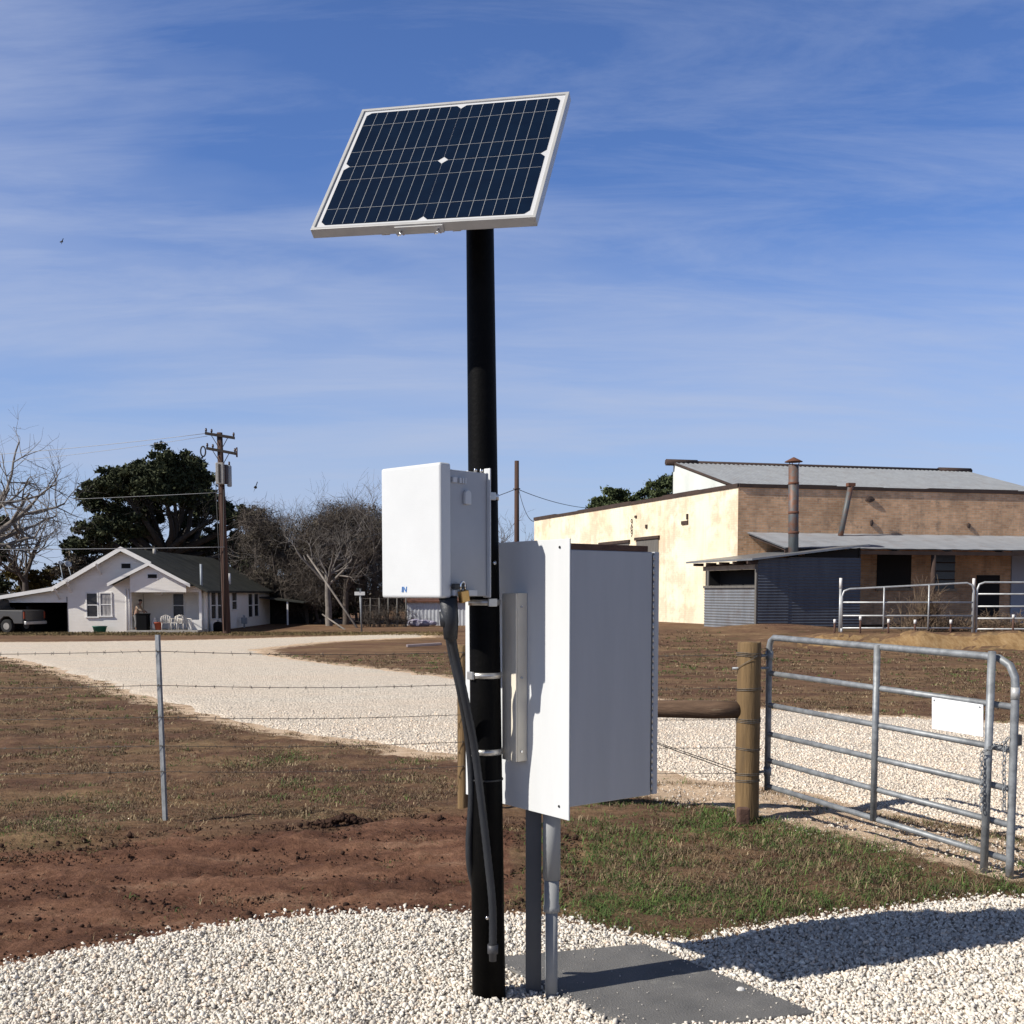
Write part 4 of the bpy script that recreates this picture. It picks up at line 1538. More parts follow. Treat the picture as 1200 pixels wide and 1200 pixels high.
def shrub(name, blobs_px, Y, n, size, m, label, seed, cat='tree', group=None, trunks=3, sig=.22, sub=24, flat=.85, twigs=0):
    rnd = random.Random(seed)
    blobs = [blob(a, b, Y, r, rnd.uniform(-2, 2)) for a, b, r in blobs_px]
    cx = sum(b[0] for b in blobs) / len(blobs)
    base = gz(cx, Y)
    root = thing(name, base, label, cat, group)
    b = Bark()
    for bl in blobs:
        t = V3(bl[:3])
        s0 = base + V3((rnd.uniform(-.6, .6) + (t.x - base.x) * .45, rnd.uniform(-.5, .5), -.2))
        pth = smooth_path([s0, s0.lerp(t, .5) + V3((rnd.uniform(-.4, .4), 0, 0)), t], 4)
        b.mb.tube(pth, [.13 * (1 - .7 * i / (len(pth) - 1)) for i in range(len(pth))], 5, cap=False)
        for k in range(3):
            b.grow(rnd, pth[-3], (t - s0).normalized(), bl[3] * .9, .05, 3, 1.2, .04)
    b.mb.build('trunk', M['brownbark'], root)
    leaves('crown', blobs, n, size, m, root, seed, sub=sub, sig=sig, flat=flat)
    if twigs:
        leaves('twigs', [(b_[0], b_[1], b_[2], b_[3] * 1.15) for b_ in blobs], twigs, .55, M['brownbark'], root, seed + 500, sub=40, sig=.34, flat=flat, asp=.022)
    return root


shrub('thicket_tree', [(300, 610, 18), (315, 625, 22), (298, 640, 18), (325, 650, 22), (310, 680, 22)], 80, 11000, .10, M['thickleaf'], 'brownish scrub tree behind the right end of the house roof', 101, twigs=9000)
shrub('thicket_tree', [(365, 625, 26), (395, 612, 26), (380, 650, 30), (355, 660, 26), (350, 690, 26), (385, 690, 28)], 79, 7000, .10, M['thickleaf'], 'dense brown tangled tree in the middle of the thicket', 102, twigs=16000)
shrub('thicket_tree', [(425, 612, 26), (448, 620, 26), (420, 645, 28), (440, 660, 30), (415, 685, 26), (455, 690, 26)], 80, 7000, .10, M['thickleaf'], 'dense brown tree hanging over the vine covered fence', 103, twigs=16000)
shrub('evergreen_shrub', [(300, 705, 14), (325, 712, 16), (350, 718, 16), (378, 715, 16), (405, 712, 16)], 81, 7000, .18, M['oakleaf'], 'dark evergreen undergrowth at the foot of the thicket', 104, 'shrub')
shrub('evergreen_shrub', [(440, 705, 14), (470, 700, 16), (500, 695, 14), (530, 692, 14)], 84, 5000, .18, M['thickleaf'], 'brown shrubs standing behind the white metal shed', 105, 'shrub')
shrub('evergreen_shrub', [(-8, 615, 14), (4, 612, 10), (-6, 650, 18), (-2, 685, 16)], 88, 4000, .2, M['oakleaf'], 'dark evergreen at the picture edge beside the bare tree', 106, 'tree')
shrub('autumn_shrub', [(18, 672, 12), (38, 680, 13), (60, 674, 12), (52, 690, 12), (25, 692, 12)], 86, 4200, .17, M['yellowleaf'], 'yellowing shrub behind the carport roof', 107, 'shrub')
shrub('evergreen_shrub', [(78, 668, 12), (92, 660, 16), (112, 664, 16), (82, 685, 14)], 82, 4800, .18, M['thickleaf'], 'dark olive shrub behind the satellite dishes', 108, 'shrub')
shrub('green_tree', [(700, 590, 10), (716, 582, 12), (732, 586, 11), (722, 600, 14)], 76, 8000, .14, M['greenleaf'], 'green tree top rising over the middle of the yellow wall', 109, sub=16, sig=.24)
shrub('green_tree', [(755, 580, 12), (772, 574, 15), (790, 566, 14), (776, 592, 16), (800, 590, 16)], 74, 11000, .14, M['greenleaf'], 'green tree top beside the white gable of the warehouse', 110, sub=16, sig=.24)
shrub('evergreen_shrub', [(225, 655, 12), (255, 668, 14), (285, 672, 16), (315, 700, 12)], 92, 4800, .19, M['oakleaf'], 'dark shrub beyond the ridge of the house', 111, 'shrub')
shrub('evergreen_shrub', [(240, 640, 14), (262, 650, 16), (290, 660, 18), (310, 680, 18), (270, 680, 20)], 97, 6000, .2, M['oakleaf'], 'dark evergreen screen far behind the right end of the house roof', 112, 'shrub')
# far wood closing the horizon
rnd = random.Random(9)
fb = []
for k in range(200):
    Yk = rnd.uniform(120, 150)
    xk = -150 + 300 * k / 200
    hk = rnd.uniform(1.2, 2.6)
    fb.append((xk, Yk, H(xk, Yk) + hk * .8, hk))
o = leaves('distant_woods', fb, 52000, .34, M['thickleaf'], None, 77, sub=8, sig=.3)
tag(o, 'far brown winter woods along the horizon', 'woods', kind='stuff')

# ------------------------------------------------------------------ white house
Yh = 62.0
ZH = H(-20, Yh)


def hx_(px_, Y=Yh):
    return (px_ - 600) / F * Y


XR = hx_(237)
XL = hx_(80)
Xr = hx_(147)
Ze = P(237, 690, Yh).z
Zr = P(147, 644, Yh).z
YB = 80.0
root = thing('white_house', V3((Xr, Yh, ZH)), 'white single storey house with a dark gabled roof and a front porch', 'house')
hs = root
sl = (Zr - Ze) / (XR - Xr)
ZeL = Zr - sl * (Xr - XL)
Xpl, Xpr = hx_(155), XR
Zpt = P(186, 694, Yh).z
wall = MB()
T = .16
# front wall left of the porch, the gable above it and the return walls
zA = lambda x_: Zr - sl * abs(x_ - Xr) - .05
wall.prism([V3((XL, Yh, ZH - .2)), V3((Xpl, Yh, ZH - .2)), V3((Xpl, Yh, zA(Xpl))), V3((Xr, Yh, zA(Xr))), V3((XL, Yh, zA(XL)))], (0, T, 0))
wall.prism([V3((Xpl + .001, Yh, Zpt)), V3((XR - .02, Yh, Zpt)), V3((XR - .02, Yh, zA(XR - .02))), V3((Xpl + .001, Yh, zA(Xpl)))], (0, T, 0))
wall.box((XL, Yh + T, ZH - .2), (T, 0, 0), (0, YB - Yh - T, 0), (0, 0, zA(XL) - ZH + .2))
wall.box((Xpl - T, Yh + T, ZH - .2), (T, 0, 0), (0, 2.0, 0), (0, 0, Zpt - ZH + .3))
wall.box((Xpl, Yh + 2.0, ZH - .2), (XR - Xpl - T, 0, 0), (0, T, 0), (0, 0, Zpt - ZH + .3))
wall.box((XR - T, Yh + 1.0, ZH - .2), (T, 0, 0), (0, YB - Yh - 1.0, 0), (0, 0, Ze - ZH + .12))
wall.prism([V3((XL, YB, ZH - .2)), V3((XR, YB, ZH - .2)), V3((XR, YB, Ze)), V3((Xr, YB, zA(Xr))), V3((XL, YB, zA(XL)))], (0, T, 0))
wall.build('wall', M['house_wall'], root)
# porch front corner: low wall and slim posts
MB().box((hx_(221), Yh - .02, ZH - .1), (XR - hx_(221) - .02, 0, 0), (0, .14, 0), (0, 0, .80)).build('porch_rail_wall', M['house_trim'], root)
MB().box((XR - .16, Yh, ZH), (.15, 0, 0), (0, .15, 0), (0, 0, Zpt - ZH)).build('porch_post', M['house_trim'], root)
MB().box((Xpl, Yh - .9, ZH - .2), (XR - Xpl, 0, 0), (0, 2.9, 0), (0, 0, .34)).build('porch_floor', M['concrete'], root)
MB().box((Xpl + .01, Yh + T, Zpt - .02), (XR - Xpl - T - .02, 0, 0), (0, 1.84 - .01, 0), (0, 0, .05)).build('porch_ceiling', M['soffit'], root)
# main roof: two slopes with overhang
OV = .42
XeR, XeL = XR + .45, hx_(66)
rt = .12


def slope(x0, z0, x1, z1, y0, y1, th_):
    mb = MB()
    mb.prism([V3((x0, y0, z0)), V3((x1, y0, z1)), V3((x1, y0, z1 + th_)), V3((x0, y0, z0 + th_))], (0, y1 - y0, 0))
    return mb


slope(Xr, Zr, XeR, Zr - sl * (XeR - Xr), Yh - OV, YB + .5, rt).build('roof', M['shingle'], root)
zl = P(64, 691, Yh - OV).z
slope(XeL, zl, Xr - .001, Zr, Yh - OV, YB + .5, rt).build('roof', M['shingle'], root)
# white barge boards on the gable
mb = MB()
mb.prism([V3((XeL, 0, zl - .10)), V3((Xr, 0, Zr - .10)), V3((Xr, 0, Zr + .15)), V3((XeL, 0, zl + .15))], (0, .06, 0))
mb.prism([V3((Xr + .001, 0, Zr - .10)), V3((hx_(182), 0, Zr - .10 - sl * (hx_(182) - Xr))), V3((hx_(182), 0, Zr + .15 - sl * (hx_(182) - Xr))), V3((Xr + .001, 0, Zr + .15))], (0, .06, 0))
mb.v = [(a, b + Yh - OV - .062, c) for a, b, c in mb.v]
mb.build('barge_board', M['house_trim'], root)
# knee braces under the eaves
for px_ in (119, 84, 70):
    x_ = hx_(px_)
    zt_ = Zr - (Zr - zl) / (Xr - XeL) * (Xr - x_)
    MB().box((x_, Yh - .7, zt_ - .06), (.09, 0, 0), (0, .7, -.62), (0, 0, .10)).build('knee_brace', M['house_trim'], root)
# porch gable in front
Yp = Yh - .85
xa, xp, xb = (127 - 600) / F * Yp, (176 - 600) / F * Yp, (224 - 600) / F * Yp
zp, za = P(176, 661.5, Yp).z, P(126, 686, Yp).z
zb2 = P(224, 687, Yp).z
mb = slope(xa, za, xp, zp, Yp, Yh + .5, .10)
m2 = slope(xp, zp, xb, zb2, Yp, Yh + 3.4, .10)
mb.add(m2.v, m2.f)
mb.build('porch_roof', M['shingle'], root)
mb = MB()
mb.prism([V3((xa, Yp - .05, za - .06)), V3((xp, Yp - .05, zp - .06)), V3((xp, Yp - .05, zp + .13)), V3((xa, Yp - .05, za + .13))], (0, .048, 0))
mb.prism([V3((xp + .001, Yp - .05, zp - .06)), V3((xb, Yp - .05, zb2 - .06)), V3((xb, Yp - .05, zb2 + .13)), V3((xp + .001, Yp - .05, zp + .13))], (0, .048, 0))
mb.build('barge_board', M['house_trim'], root)
Yq = Yh - .58
x0, x1 = (153.5 - 600) / F * Yq, (219 - 600) / F * Yq
z0 = P(180, 694, Yq).z
zf = lambda x_: (zp - (zp - za) / (xp - xa) * (xp - x_)) if x_ < xp else (zp - (zp - zb2) / (xb - xp) * (x_ - xp))
MB().prism([V3((x0, Yq, z0)), V3((x1, Yq, z0)), V3((x1, Yq, zf(x1) - .03)), V3((xp, Yq, zp - .03)), V3((x0, Yq, zf(x0) - .03))], (0, .12, 0)).build('porch_gable', M['house_wall'], root)


def window(parent, c0_, c1_, Yw, z0_, z1_, pane_m, axis='x', fr=.07, mid=True, mx=None):
    """framed opening proud of a wall; axis x faces the viewer, axis y sits on the right wall"""
    mb = MB()
    pn = MB()
    def bx(m_, a0, a1, b0, b1, d0, d1):
        if axis == 'x':
            m_.box((a0, Yw - d1, b0), (a1 - a0, 0, 0), (0, d1 - d0, 0), (0, 0, b1 - b0))
        else:
            m_.box((mx + d0, a0, b0), (d1 - d0, 0, 0), (0, a1 - a0, 0), (0, 0, b1 - b0))
    bx(mb, c0_ - fr, c1_ + fr, z1_, z1_ + fr, .003, .05)
    bx(mb, c0_ - fr, c0_, z0_, z1_, .003, .05)
    bx(mb, c1_, c1_ + fr, z0_, z1_, .003, .05)
    if mid:
        bx(mb, c0_, c1_, (z0_ + z1_) / 2 - .025, (z0_ + z1_) / 2 + .025, .012, .035)
    sill = MB()
    bx(sill, c0_ - fr - .04, c1_ + fr + .04, z0_ - fr, z0_ - .001, .003, .09)
    bx(pn, c0_ + .001, c1_ - .001, z0_, z1_ - .001, .002, .010)
    w = mb.build('window', M['house_trim'], parent)
    pn.build('pane', pane_m, w)
    sill.build('sill', M['house_trim'], w)
    return w


zw = lambda y_, Y=Yh: P(150, y_, Y).z
window(root, hx_(103), hx_(115), Yh, zw(722.5), zw(695.5), M['glass_dark'])
window(root, hx_(119), hx_(131), Yh, zw(721.5), zw(695.5), M['glass_curtain'])
window(root, hx_(204, Yh + 2), hx_(216, Yh + 2), Yh + 2.0, zw(723, Yh + 2), zw(696, Yh + 2), M['glass_dark'])
for (a, b, yt, yb_, Yw, nm) in ((144.5, 155, 660.5, 666, Yh, 0), (175, 185.5, 673, 677.5, Yq, 1)):
    xx0, xx1 = (a - 600) / F * Yw, (b - 600) / F * Yw
    zz0, zz1 = P(a, yb_, Yw).z, P(a, yt, Yw).z
    MB().box((xx0 - .06, Yw - .03, zz0 - .06), (xx1 - xx0 + .12, 0, 0), (0, .027, 0), (0, 0, zz1 - zz0 + .12)).build('vent_frame', M['house_trim'], root)
    MB().box((xx0, Yw - .045, zz0), (xx1 - xx0, 0, 0), (0, .012, 0), (0, 0, zz1 - zz0)).build('gable_vent', M['darkroom'], root)
dx0, dx1 = hx_(156.5, Yh + 2), hx_(162, Yh + 2)
MB().box((dx0, Yh + 1.95, ZH + .14), (dx1 - dx0 + .35, 0, 0), (0, .045, 0), (0, 0, 2.0)).build('door', M['doorbrown'], root)
MB().cbox((hx_(187, Yh + .6), Yh + .6, Zpt - .10), (.45, .2, .14)).build('porch_lamp', M['house_trim'], root, bevel=.02)


def ywall(px_):
    return XR * F / (px_ - 600)


for a, b, t_, bo in ((247.5, 253, 694, 725), (255, 260, 694, 725), (272, 277.5, 695, 714), (291, 296, 696, 723), (298, 303, 696, 722)):
    Ya, Yb_ = ywall(a), ywall(b)
    window(root, Ya, Yb_, 0, P(a, bo, Ya).z, P(a, t_, Ya).z, M['glass_dark'], axis='y', mx=XR, fr=.06)
# vent pipes and conduit on the roof
for px_, yt, yb_, r_, m_ in ((237, 661, 697, .07, 'tank2'), (269.5, 672, 683, .11, 'house_trim'), (183, 643, 648, .10, 'concrete')):
    Yv = Yh + .6 if px_ == 237 else (70 if px_ > 240 else 66)
    x_ = (px_ - 600) / F * Yv
    MB().tube([V3((x_, Yv, P(px_, yb_, Yv).z - .2)), V3((x_, Yv, P(px_, yt, Yv).z))], r_, 8).build('vent_pipe', M[m_], root)
x_ = XR + .06
MB().tube([V3((x_, Yh + 1.3, ZH)), V3((x_, Yh + 1.3, Ze))], .05, 8).build('downpipe', M['tank2'], root)
x_ = hx_(147.5)
for px_ in (149, 152.5):
    MB().tube([V3((hx_(px_), Yh - .03, ZH)), V3((hx_(px_), Yh - .03, Zpt + .2))], .025, 6).build('corner_trim', M['house_trim'], root)
# carport running out to the left
zc0, zc1 = zl, P(-120, 722, Yh - OV).z
xc1 = hx_(-120)
mb = slope(xc1, zc1, XeL, zc0 - .002, Yh - OV, Yh + 8, .12)
mb.build('carport_roof', M['shingle'], root)
mb = MB()
mb.prism([V3((xc1, Yh - OV - .062, zc1 - .04)), V3((XeL - .002, Yh - OV - .062, zc0 - .06)), V3((XeL - .002, Yh - OV - .062, zc0 + .15)), V3((xc1, Yh - OV - .062, zc1 + .15))], (0, .06, 0))
mb.build('carport_fascia', M['house_trim'], root)
zh_ = P(40, 706, Yh).z
mb = MB()
mb.prism([V3((xc1, Yh + .05, zh_ - .02)), V3((XL - .01, Yh + .05, zh_)), V3((XL - .01, Yh + .05, zA(XL) - .12)), V3((XeL, Yh + .05, zl - .05)), V3((xc1, Yh + .05, zc1 - .03))], (0, .10, 0))
mb.build('carport_gable', M['house_wall'], root)
mb = MB()
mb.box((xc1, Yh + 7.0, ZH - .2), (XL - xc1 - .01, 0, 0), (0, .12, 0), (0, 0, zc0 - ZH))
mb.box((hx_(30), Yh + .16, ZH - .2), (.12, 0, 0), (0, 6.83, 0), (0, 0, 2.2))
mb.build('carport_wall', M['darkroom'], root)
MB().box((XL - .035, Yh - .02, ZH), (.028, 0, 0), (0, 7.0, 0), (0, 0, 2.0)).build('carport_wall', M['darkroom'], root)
# back porch on the right end
mb = MB()
Ylt = 76.0
xq0, xq1 = XR + .02, (346 - 600) / F * Ylt + .6
mb.prism([V3((xq0, Ylt, P(313, 701, Ylt).z)), V3((xq1, Ylt, P(345, 707, Ylt).z)), V3((xq1, Ylt, P(345, 707, Ylt).z + .1)), V3((xq0, Ylt, P(313, 701, Ylt).z + .1))], (0, 3.5, 0))
mb.build('lean_to_roof', M['shingle'], root)
xs = (336 - 600) / F * Ylt
MB().box((xs, Ylt + .1, H(xs, Ylt) - .1), (.1, 0, 0), (0, .1, 0), (0, 0, P(336, 704, Ylt).z - H(xs, Ylt) + .05)).build('lean_to_post', M['house_trim'], root)
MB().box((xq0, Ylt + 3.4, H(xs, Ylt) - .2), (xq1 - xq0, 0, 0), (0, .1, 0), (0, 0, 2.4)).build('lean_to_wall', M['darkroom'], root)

# satellite dishes on the carport side of the roof
for px_, py_, rpx, lab in ((80, 661, 4.3, 'larger grey satellite dish on the house roof edge'), (70.5, 659.5, 2.6, 'smaller pale satellite dish just left of the larger dish')):
    Yd = Yh + 1.5
    c = P(px_, py_, Yd)
    foot = P(86 if rpx > 3 else 76, 674 if rpx > 3 else 679, Yd)
    t = (foot.x - XeL) / (Xr - XeL)
    foot.z = zl + (Zr - zl) * t + .1
    root = thing('satellite_dish', foot, lab, 'satellite dish', 'satellite dishes on the house')
    r_ = rpx * Yd / F
    n_ = V3((.55, -.55, .5)).normalized()
    ex = n_.cross(UP).normalized()
    ey = ex.cross(n_)
    mb = MB()
    vs, fs = [c - n_ * r_ * .25], []
    for i in (1, 2, 3):
        for k in range(16):
            a = 2 * math.pi * k / 16
            vs.append(c + (ex * math.cos(a) + ey * math.sin(a)) * r_ * i / 3 - n_ * r_ * .25 * (1 - (i / 3) ** 2))
    fs = [(0, 1 + k, 1 + (k + 1) % 16) for k in range(16)]
    for i in (0, 1):
        fs += [(1 + i * 16 + k, 1 + (i + 1) * 16 + k, 1 + (i + 1) * 16 + (k + 1) % 16, 1 + i * 16 + (k + 1) % 16) for k in range(16)]
    mb.add(vs, fs, True)
    ob2 = mb.build('reflector', M['dish'], root)
    so_ = ob2.modifiers.new('thick', 'SOLIDIFY')
    so_.thickness = .02
    MB().tube([foot - UP * .05, c - n_ * r_ * .28], .03, 6).build('mast', M['tank2'], root)
    MB().tube([c - ey * r_, c + n_ * r_ * .8], .015, 5).build('feed_arm', M['tank2'], root)

# ------------------------------------------------------------------ things on and before the porch
zfl = ZH + .141


def lathe(prof, c, n=16):
    mb = MB()
    mb.tube([V3(c) + UP * z_ for r_, z_ in prof], [r_ for r_, z_ in prof], n)
    return mb


c = V3((hx_(168, Yh - .5), Yh - .5, zfl))
root = thing('black_bin', c, 'tall black bin standing at the front of the house porch', 'bin')
MB().prism([c + V3((-.31, -.28, 0)), c + V3((.31, -.28, 0)), c + V3((.31, .28, 0)), c + V3((-.31, .28, 0))], (0, 0, .86)).build('bin_body', M['black_plastic'], root, bevel=.04)
MB().cbox(c + UP * .90, (.68, .62, .06)).build('lid', M['black_plastic'], root, bevel=.02)
MB().tube([c + V3((-.3, .33, .84)), c + V3((.3, .33, .84))], .025, 8).build('handle', M['black_plastic'], root)

# person leaning on the bin
c = V3((hx_(160.5, Yh + .05), Yh + .05, zfl))
root = thing('person', c, 'person in a tan shirt bending over the black bin on the porch', 'person')


def skinned(name, nodes, edges, m, parent, sub=1):
    bm = bmesh.new()
    ly = bm.verts.layers.skin.verify()
    vs = []
    for i, (p, r_) in enumerate(nodes):
        v = bm.verts.new(V3(p))
        v[ly].radius = (r_, r_)
        v[ly].use_root = (i == 0)
        vs.append(v)
    for a, b in edges:
        bm.edges.new((vs[a], vs[b]))
    me = bpy.data.meshes.new(name)
    bm.to_mesh(me)
    bm.free()
    ob = bpy.data.objects.new(name, me)
    C.objects.link(ob)
    ob.parent = parent
    me.materials.append(m)
    sk_ = ob.modifiers.new('skin', 'SKIN')
    sk_.use_smooth_shade = True
    sd = ob.modifiers.new('sub', 'SUBSURF')
    sd.levels = sd.render_levels = sub
    return ob


body = [((0, 0, .86), .135), ((.05, 0, 1.08), .14), ((.12, 0, 1.30), .165), ((.17, 0, 1.40), .075), ((.21, 0, 1.47), .06), ((.25, -.01, 1.56), .098), ((.26, -.01, 1.65), .085),
        ((.10, -.20, 1.32), .075), ((.30, -.26, 1.14), .05), ((.48, -.22, 1.00), .038), ((.55, -.21, .96), .04),
        ((.10, .20, 1.32), .075), ((.28, .27, 1.12), .05), ((.47, .22, 1.00), .038), ((.54, .20, .96), .04),
        ((-.02, -.10, .76), .105), ((.02, -.11, .45), .075), ((-.03, -.11, .09), .05), ((.08, -.12, .04), .045),
        ((-.02, .10, .76), .105), ((.00, .11, .45), .075), ((-.06, .11, .09), .05), ((.05, .12, .04), .045)]
ed = [(0, 1), (1, 2), (2, 3), (3, 4), (4, 5), (5, 6), (2, 7), (7, 8), (8, 9), (9, 10), (2, 11), (11, 12), (12, 13), (13, 14), (0, 15), (15, 16), (16, 17), (17, 18), (0, 19), (19, 20), (20, 21), (21, 22)]
skinned('body', body, ed, M['skin'], root, 2)
skinned('shirt', [((.0, 0, .84), .15), ((.05, 0, 1.08), .155), ((.12, 0, 1.30), .18), ((.15, 0, 1.385), .09), ((.10, -.20, 1.32), .09), ((.30, -.26, 1.14), .064), ((.42, -.235, 1.045), .055),
                  ((.10, .20, 1.32), .09), ((.28, .27, 1.12), .064), ((.41, .235, 1.04), .055)],
        [(0, 1), (1, 2), (2, 3), (2, 4), (4, 5), (5, 6), (2, 7), (7, 8), (8, 9)], M['tan_shirt'], root, 2)
skinned('trousers', [((0, 0, .87), .145), ((-.02, -.10, .76), .12), ((.02, -.11, .45), .09), ((-.03, -.11, .11), .07), ((-.02, .10, .76), .12), ((.00, .11, .45), .09), ((-.06, .11, .11), .07)],
        [(0, 1), (1, 2), (2, 3), (0, 4), (4, 5), (5, 6)], M['greytrousers'], root, 2)
mb = MB().ico((.235, 0, 1.645), .115, 2, 0, (1, .95, .75))
hair = mb.build('hair', M['hair'], None)
hair.parent = root


def chair(loc, yaw_, label):
    root = thing('porch_chair', loc, label, 'chair', 'white chairs on the porch')
    R = Matrix.Rotation(yaw_, 3, 'Z')
    L = lambda x_, y_, z_: V3(loc) + R @ V3((x_, y_, z_))
    mb = MB()
    vs = [L(-.26, -.25, .42), L(.26, -.25, .42), L(.26, .25, .40), L(-.26, .25, .40)]
    mb.prism(vs, (0, 0, -.03)).build('seat', M['chairwhite'], root, bevel=.01)
    mb = MB()
    for x_ in (-.2, -.1, 0, .1, .2):
        mb.tube([L(x_, .25, .42), L(x_, .34, .80 - abs(x_) * .2)], .02, 5)
    mb.tube([L(-.26, .25, .42), L(-.25, .34, .74), L(0, .36, .84), L(.25, .34, .74), L(.26, .25, .42)], .022, 6)
    mb.build('backrest', M['chairwhite'], root)
    for x_, y_ in ((-.24, -.24), (.24, -.24), (-.24, .24), (.24, .24)):
        MB().tube([L(x_ * 1.08, y_ * 1.1, 0), L(x_, y_, .40)], .022, 6).build('leg', M['chairwhite'], root)
    for x_ in (-.28, .28):
        MB().tube([L(x_, -.22, .40), L(x_, -.22, .62), L(x_, .28, .64)], .022, 6).build('armrest', M['chairwhite'], root)


chair((hx_(195, Yh - .5), Yh - .5, zfl), .35, 'white porch chair nearest the red clay pot')
chair((hx_(206, Yh - .45), Yh - .45, zfl), -.3, 'white porch chair in the middle of the row of three')
chair((hx_(217, Yh - .5), Yh - .5, zfl), .8, 'white porch chair next to the low white wall')
c = V3((hx_(185.5, Yh - .4), Yh - .4, zfl))
root = thing('clay_pot', c, 'red clay pot standing beside the porch chairs', 'plant pot')
lathe([(.16, 0), (.24, .36), (.27, .37), (.27, .45), (.23, .45), (.21, .40)], c).build('pot', M['terracotta'], root)
c = V3((hx_(181, Yh - .4), Yh - .4, zfl))
root = thing('white_jug', c, 'white jug shaped planter between the black bin and the clay pot', 'planter')
lathe([(.12, 0), (.17, .2), (.15, .45), (.08, .62), (.10, .68)], c).build('jug_body', M['chairwhite'], root)
MB().tube([c + V3((.14, 0, .45)), c + V3((.25, 0, .5)), c + V3((.22, 0, .25)), c + V3((.16, 0, .2))], .02, 6).build('handle', M['chairwhite'], root)
c = V3((hx_(117, Yh - .6), Yh - .6, H(-23, Yh - .6)))
root = thing('green_tub', c, 'green plastic tub on the grass below the front window', 'tub')
lathe([(.30, 0), (.38, .32), (.41, .33), (.41, .36), (.37, .36), (.34, .30), (.28, .05)], c, 20).build('tub', M['green_tub'], root)
c = V3((XR + .5, Yh + 1.5, H(XR, Yh)))
root = thing('gas_bottle', c, 'small dark drum at the right corner of the house', 'drum')
lathe([(.25, 0), (.28, .05), (.28, .42), (.2, .52), (.08, .56)], c).build('drum_body', M['black_plastic'], root)
MB().tube([c + UP * .56, c + UP * .66], .05, 8).build('valve', M['tank2'], root)
c = V3((XR + .4, ywall(279), H(XR, 70)))
root = thing('grey_meter', c, 'grey utility meter standing by the shaded house wall', 'meter')
MB().tube([c - UP * .1, c + UP * .8], .06, 8).build('riser', M['tank2'], root)
MB().cbox(c + UP * .45, (.35, .25, .4)).build('meter_body', M['tank2'], root, bevel=.03)

# ------------------------------------------------------------------ pickup truck by the carport
Yt = 60.2
xf = hx_(27, Yt)
zt0 = H(xf, Yt)
root = thing('pickup_truck', V3((xf, Yt, zt0)), 'silver grey pickup truck parked tail out before the carport', 'pickup truck')
prof = [(0, .50), (.02, 1.24), (-1.72, 1.26), (-1.76, .80), (-1.84, .80), (-1.86, 1.30), (-1.98, 1.80), (-2.2, 1.86), (-3.3, 1.84), (-3.55, 1.74), (-4.15, 1.26), (-5.3, 1.16), (-5.45, 1.0), (-5.48, .48),
        (-5.0, .46), (-4.92, .72), (-4.70, .88), (-4.38, .88), (-4.16, .72), (-4.08, .46), (-1.50, .46), (-1.42, .72), (-1.20, .89), (-.88, .89), (-.66, .72), (-.58, .50)]
MB().prism([V3((xf + a, Yt, zt0 + b)) for a, b in prof], (0, 1.85, 0)).build('truck_body', M['truck'], root, bevel=.04, seg=3)
for a0, a1, sh0, sh1 in ((-2.02, -2.75, .08, 0), (-2.85, -3.95, 0, .42)):
    MB().prism([V3((xf + a0, Yt - .012, zt0 + 1.28)), V3((xf + a1, Yt - .012, zt0 + 1.28)), V3((xf + a1 + sh1, Yt - .012, zt0 + 1.74)), V3((xf + a0 - sh0, Yt - .012, zt0 + 1.74))], (0, .008, 0)).build('window', M['glass_dark'], root)
for a in (-1.04, -4.54):
    for yy in (.10, 1.75):
        cc = V3((xf + a, Yt + yy, zt0 + .37))
        w = MB().tube([cc + V3((0, -.12, 0)), cc + V3((0, -.10, 0)), cc + V3((0, .10, 0)), cc + V3((0, .12, 0))], [.33, .37, .37, .33], 24).build('wheel', M['tyre'], root)
        MB().tube([cc + V3((0, -.128, 0)), cc + V3((0, -.12, 0))], .19, 16).build('rim', M['tank'], w)
MB().box((xf + .025, Yt + .05, zt0 + .46), (.16, 0, 0), (0, 1.75, 0), (0, 0, .18)).build('bumper', M['alu'], root, bevel=.03)
MB().box((xf + .024, Yt + .16, zt0 + .68), (.03, 0, 0), (0, 1.53, 0), (0, 0, .54)).build('tailgate', M['truck'], root, bevel=.01)
for yy in (.02, 1.70):
    MB().box((xf + .024, Yt + yy, zt0 + .78), (.03, 0, 0), (0, .12, 0), (0, 0, .38)).build('tail_light', M['terracotta'], root)
MB().cbox(V3((xf - 3.9, Yt - .12, zt0 + 1.32)), (.12, .2, .16)).build('mirror', M['black_plastic'], root, bevel=.02)
MB().cbox(V3((xf - 2.2, Yt - .012, zt0 + 1.12)), (.16, .02, .04)).build('door_handle', M['black_plastic'], root)
root.rotation_euler = (0, 0, math.radians(-14))

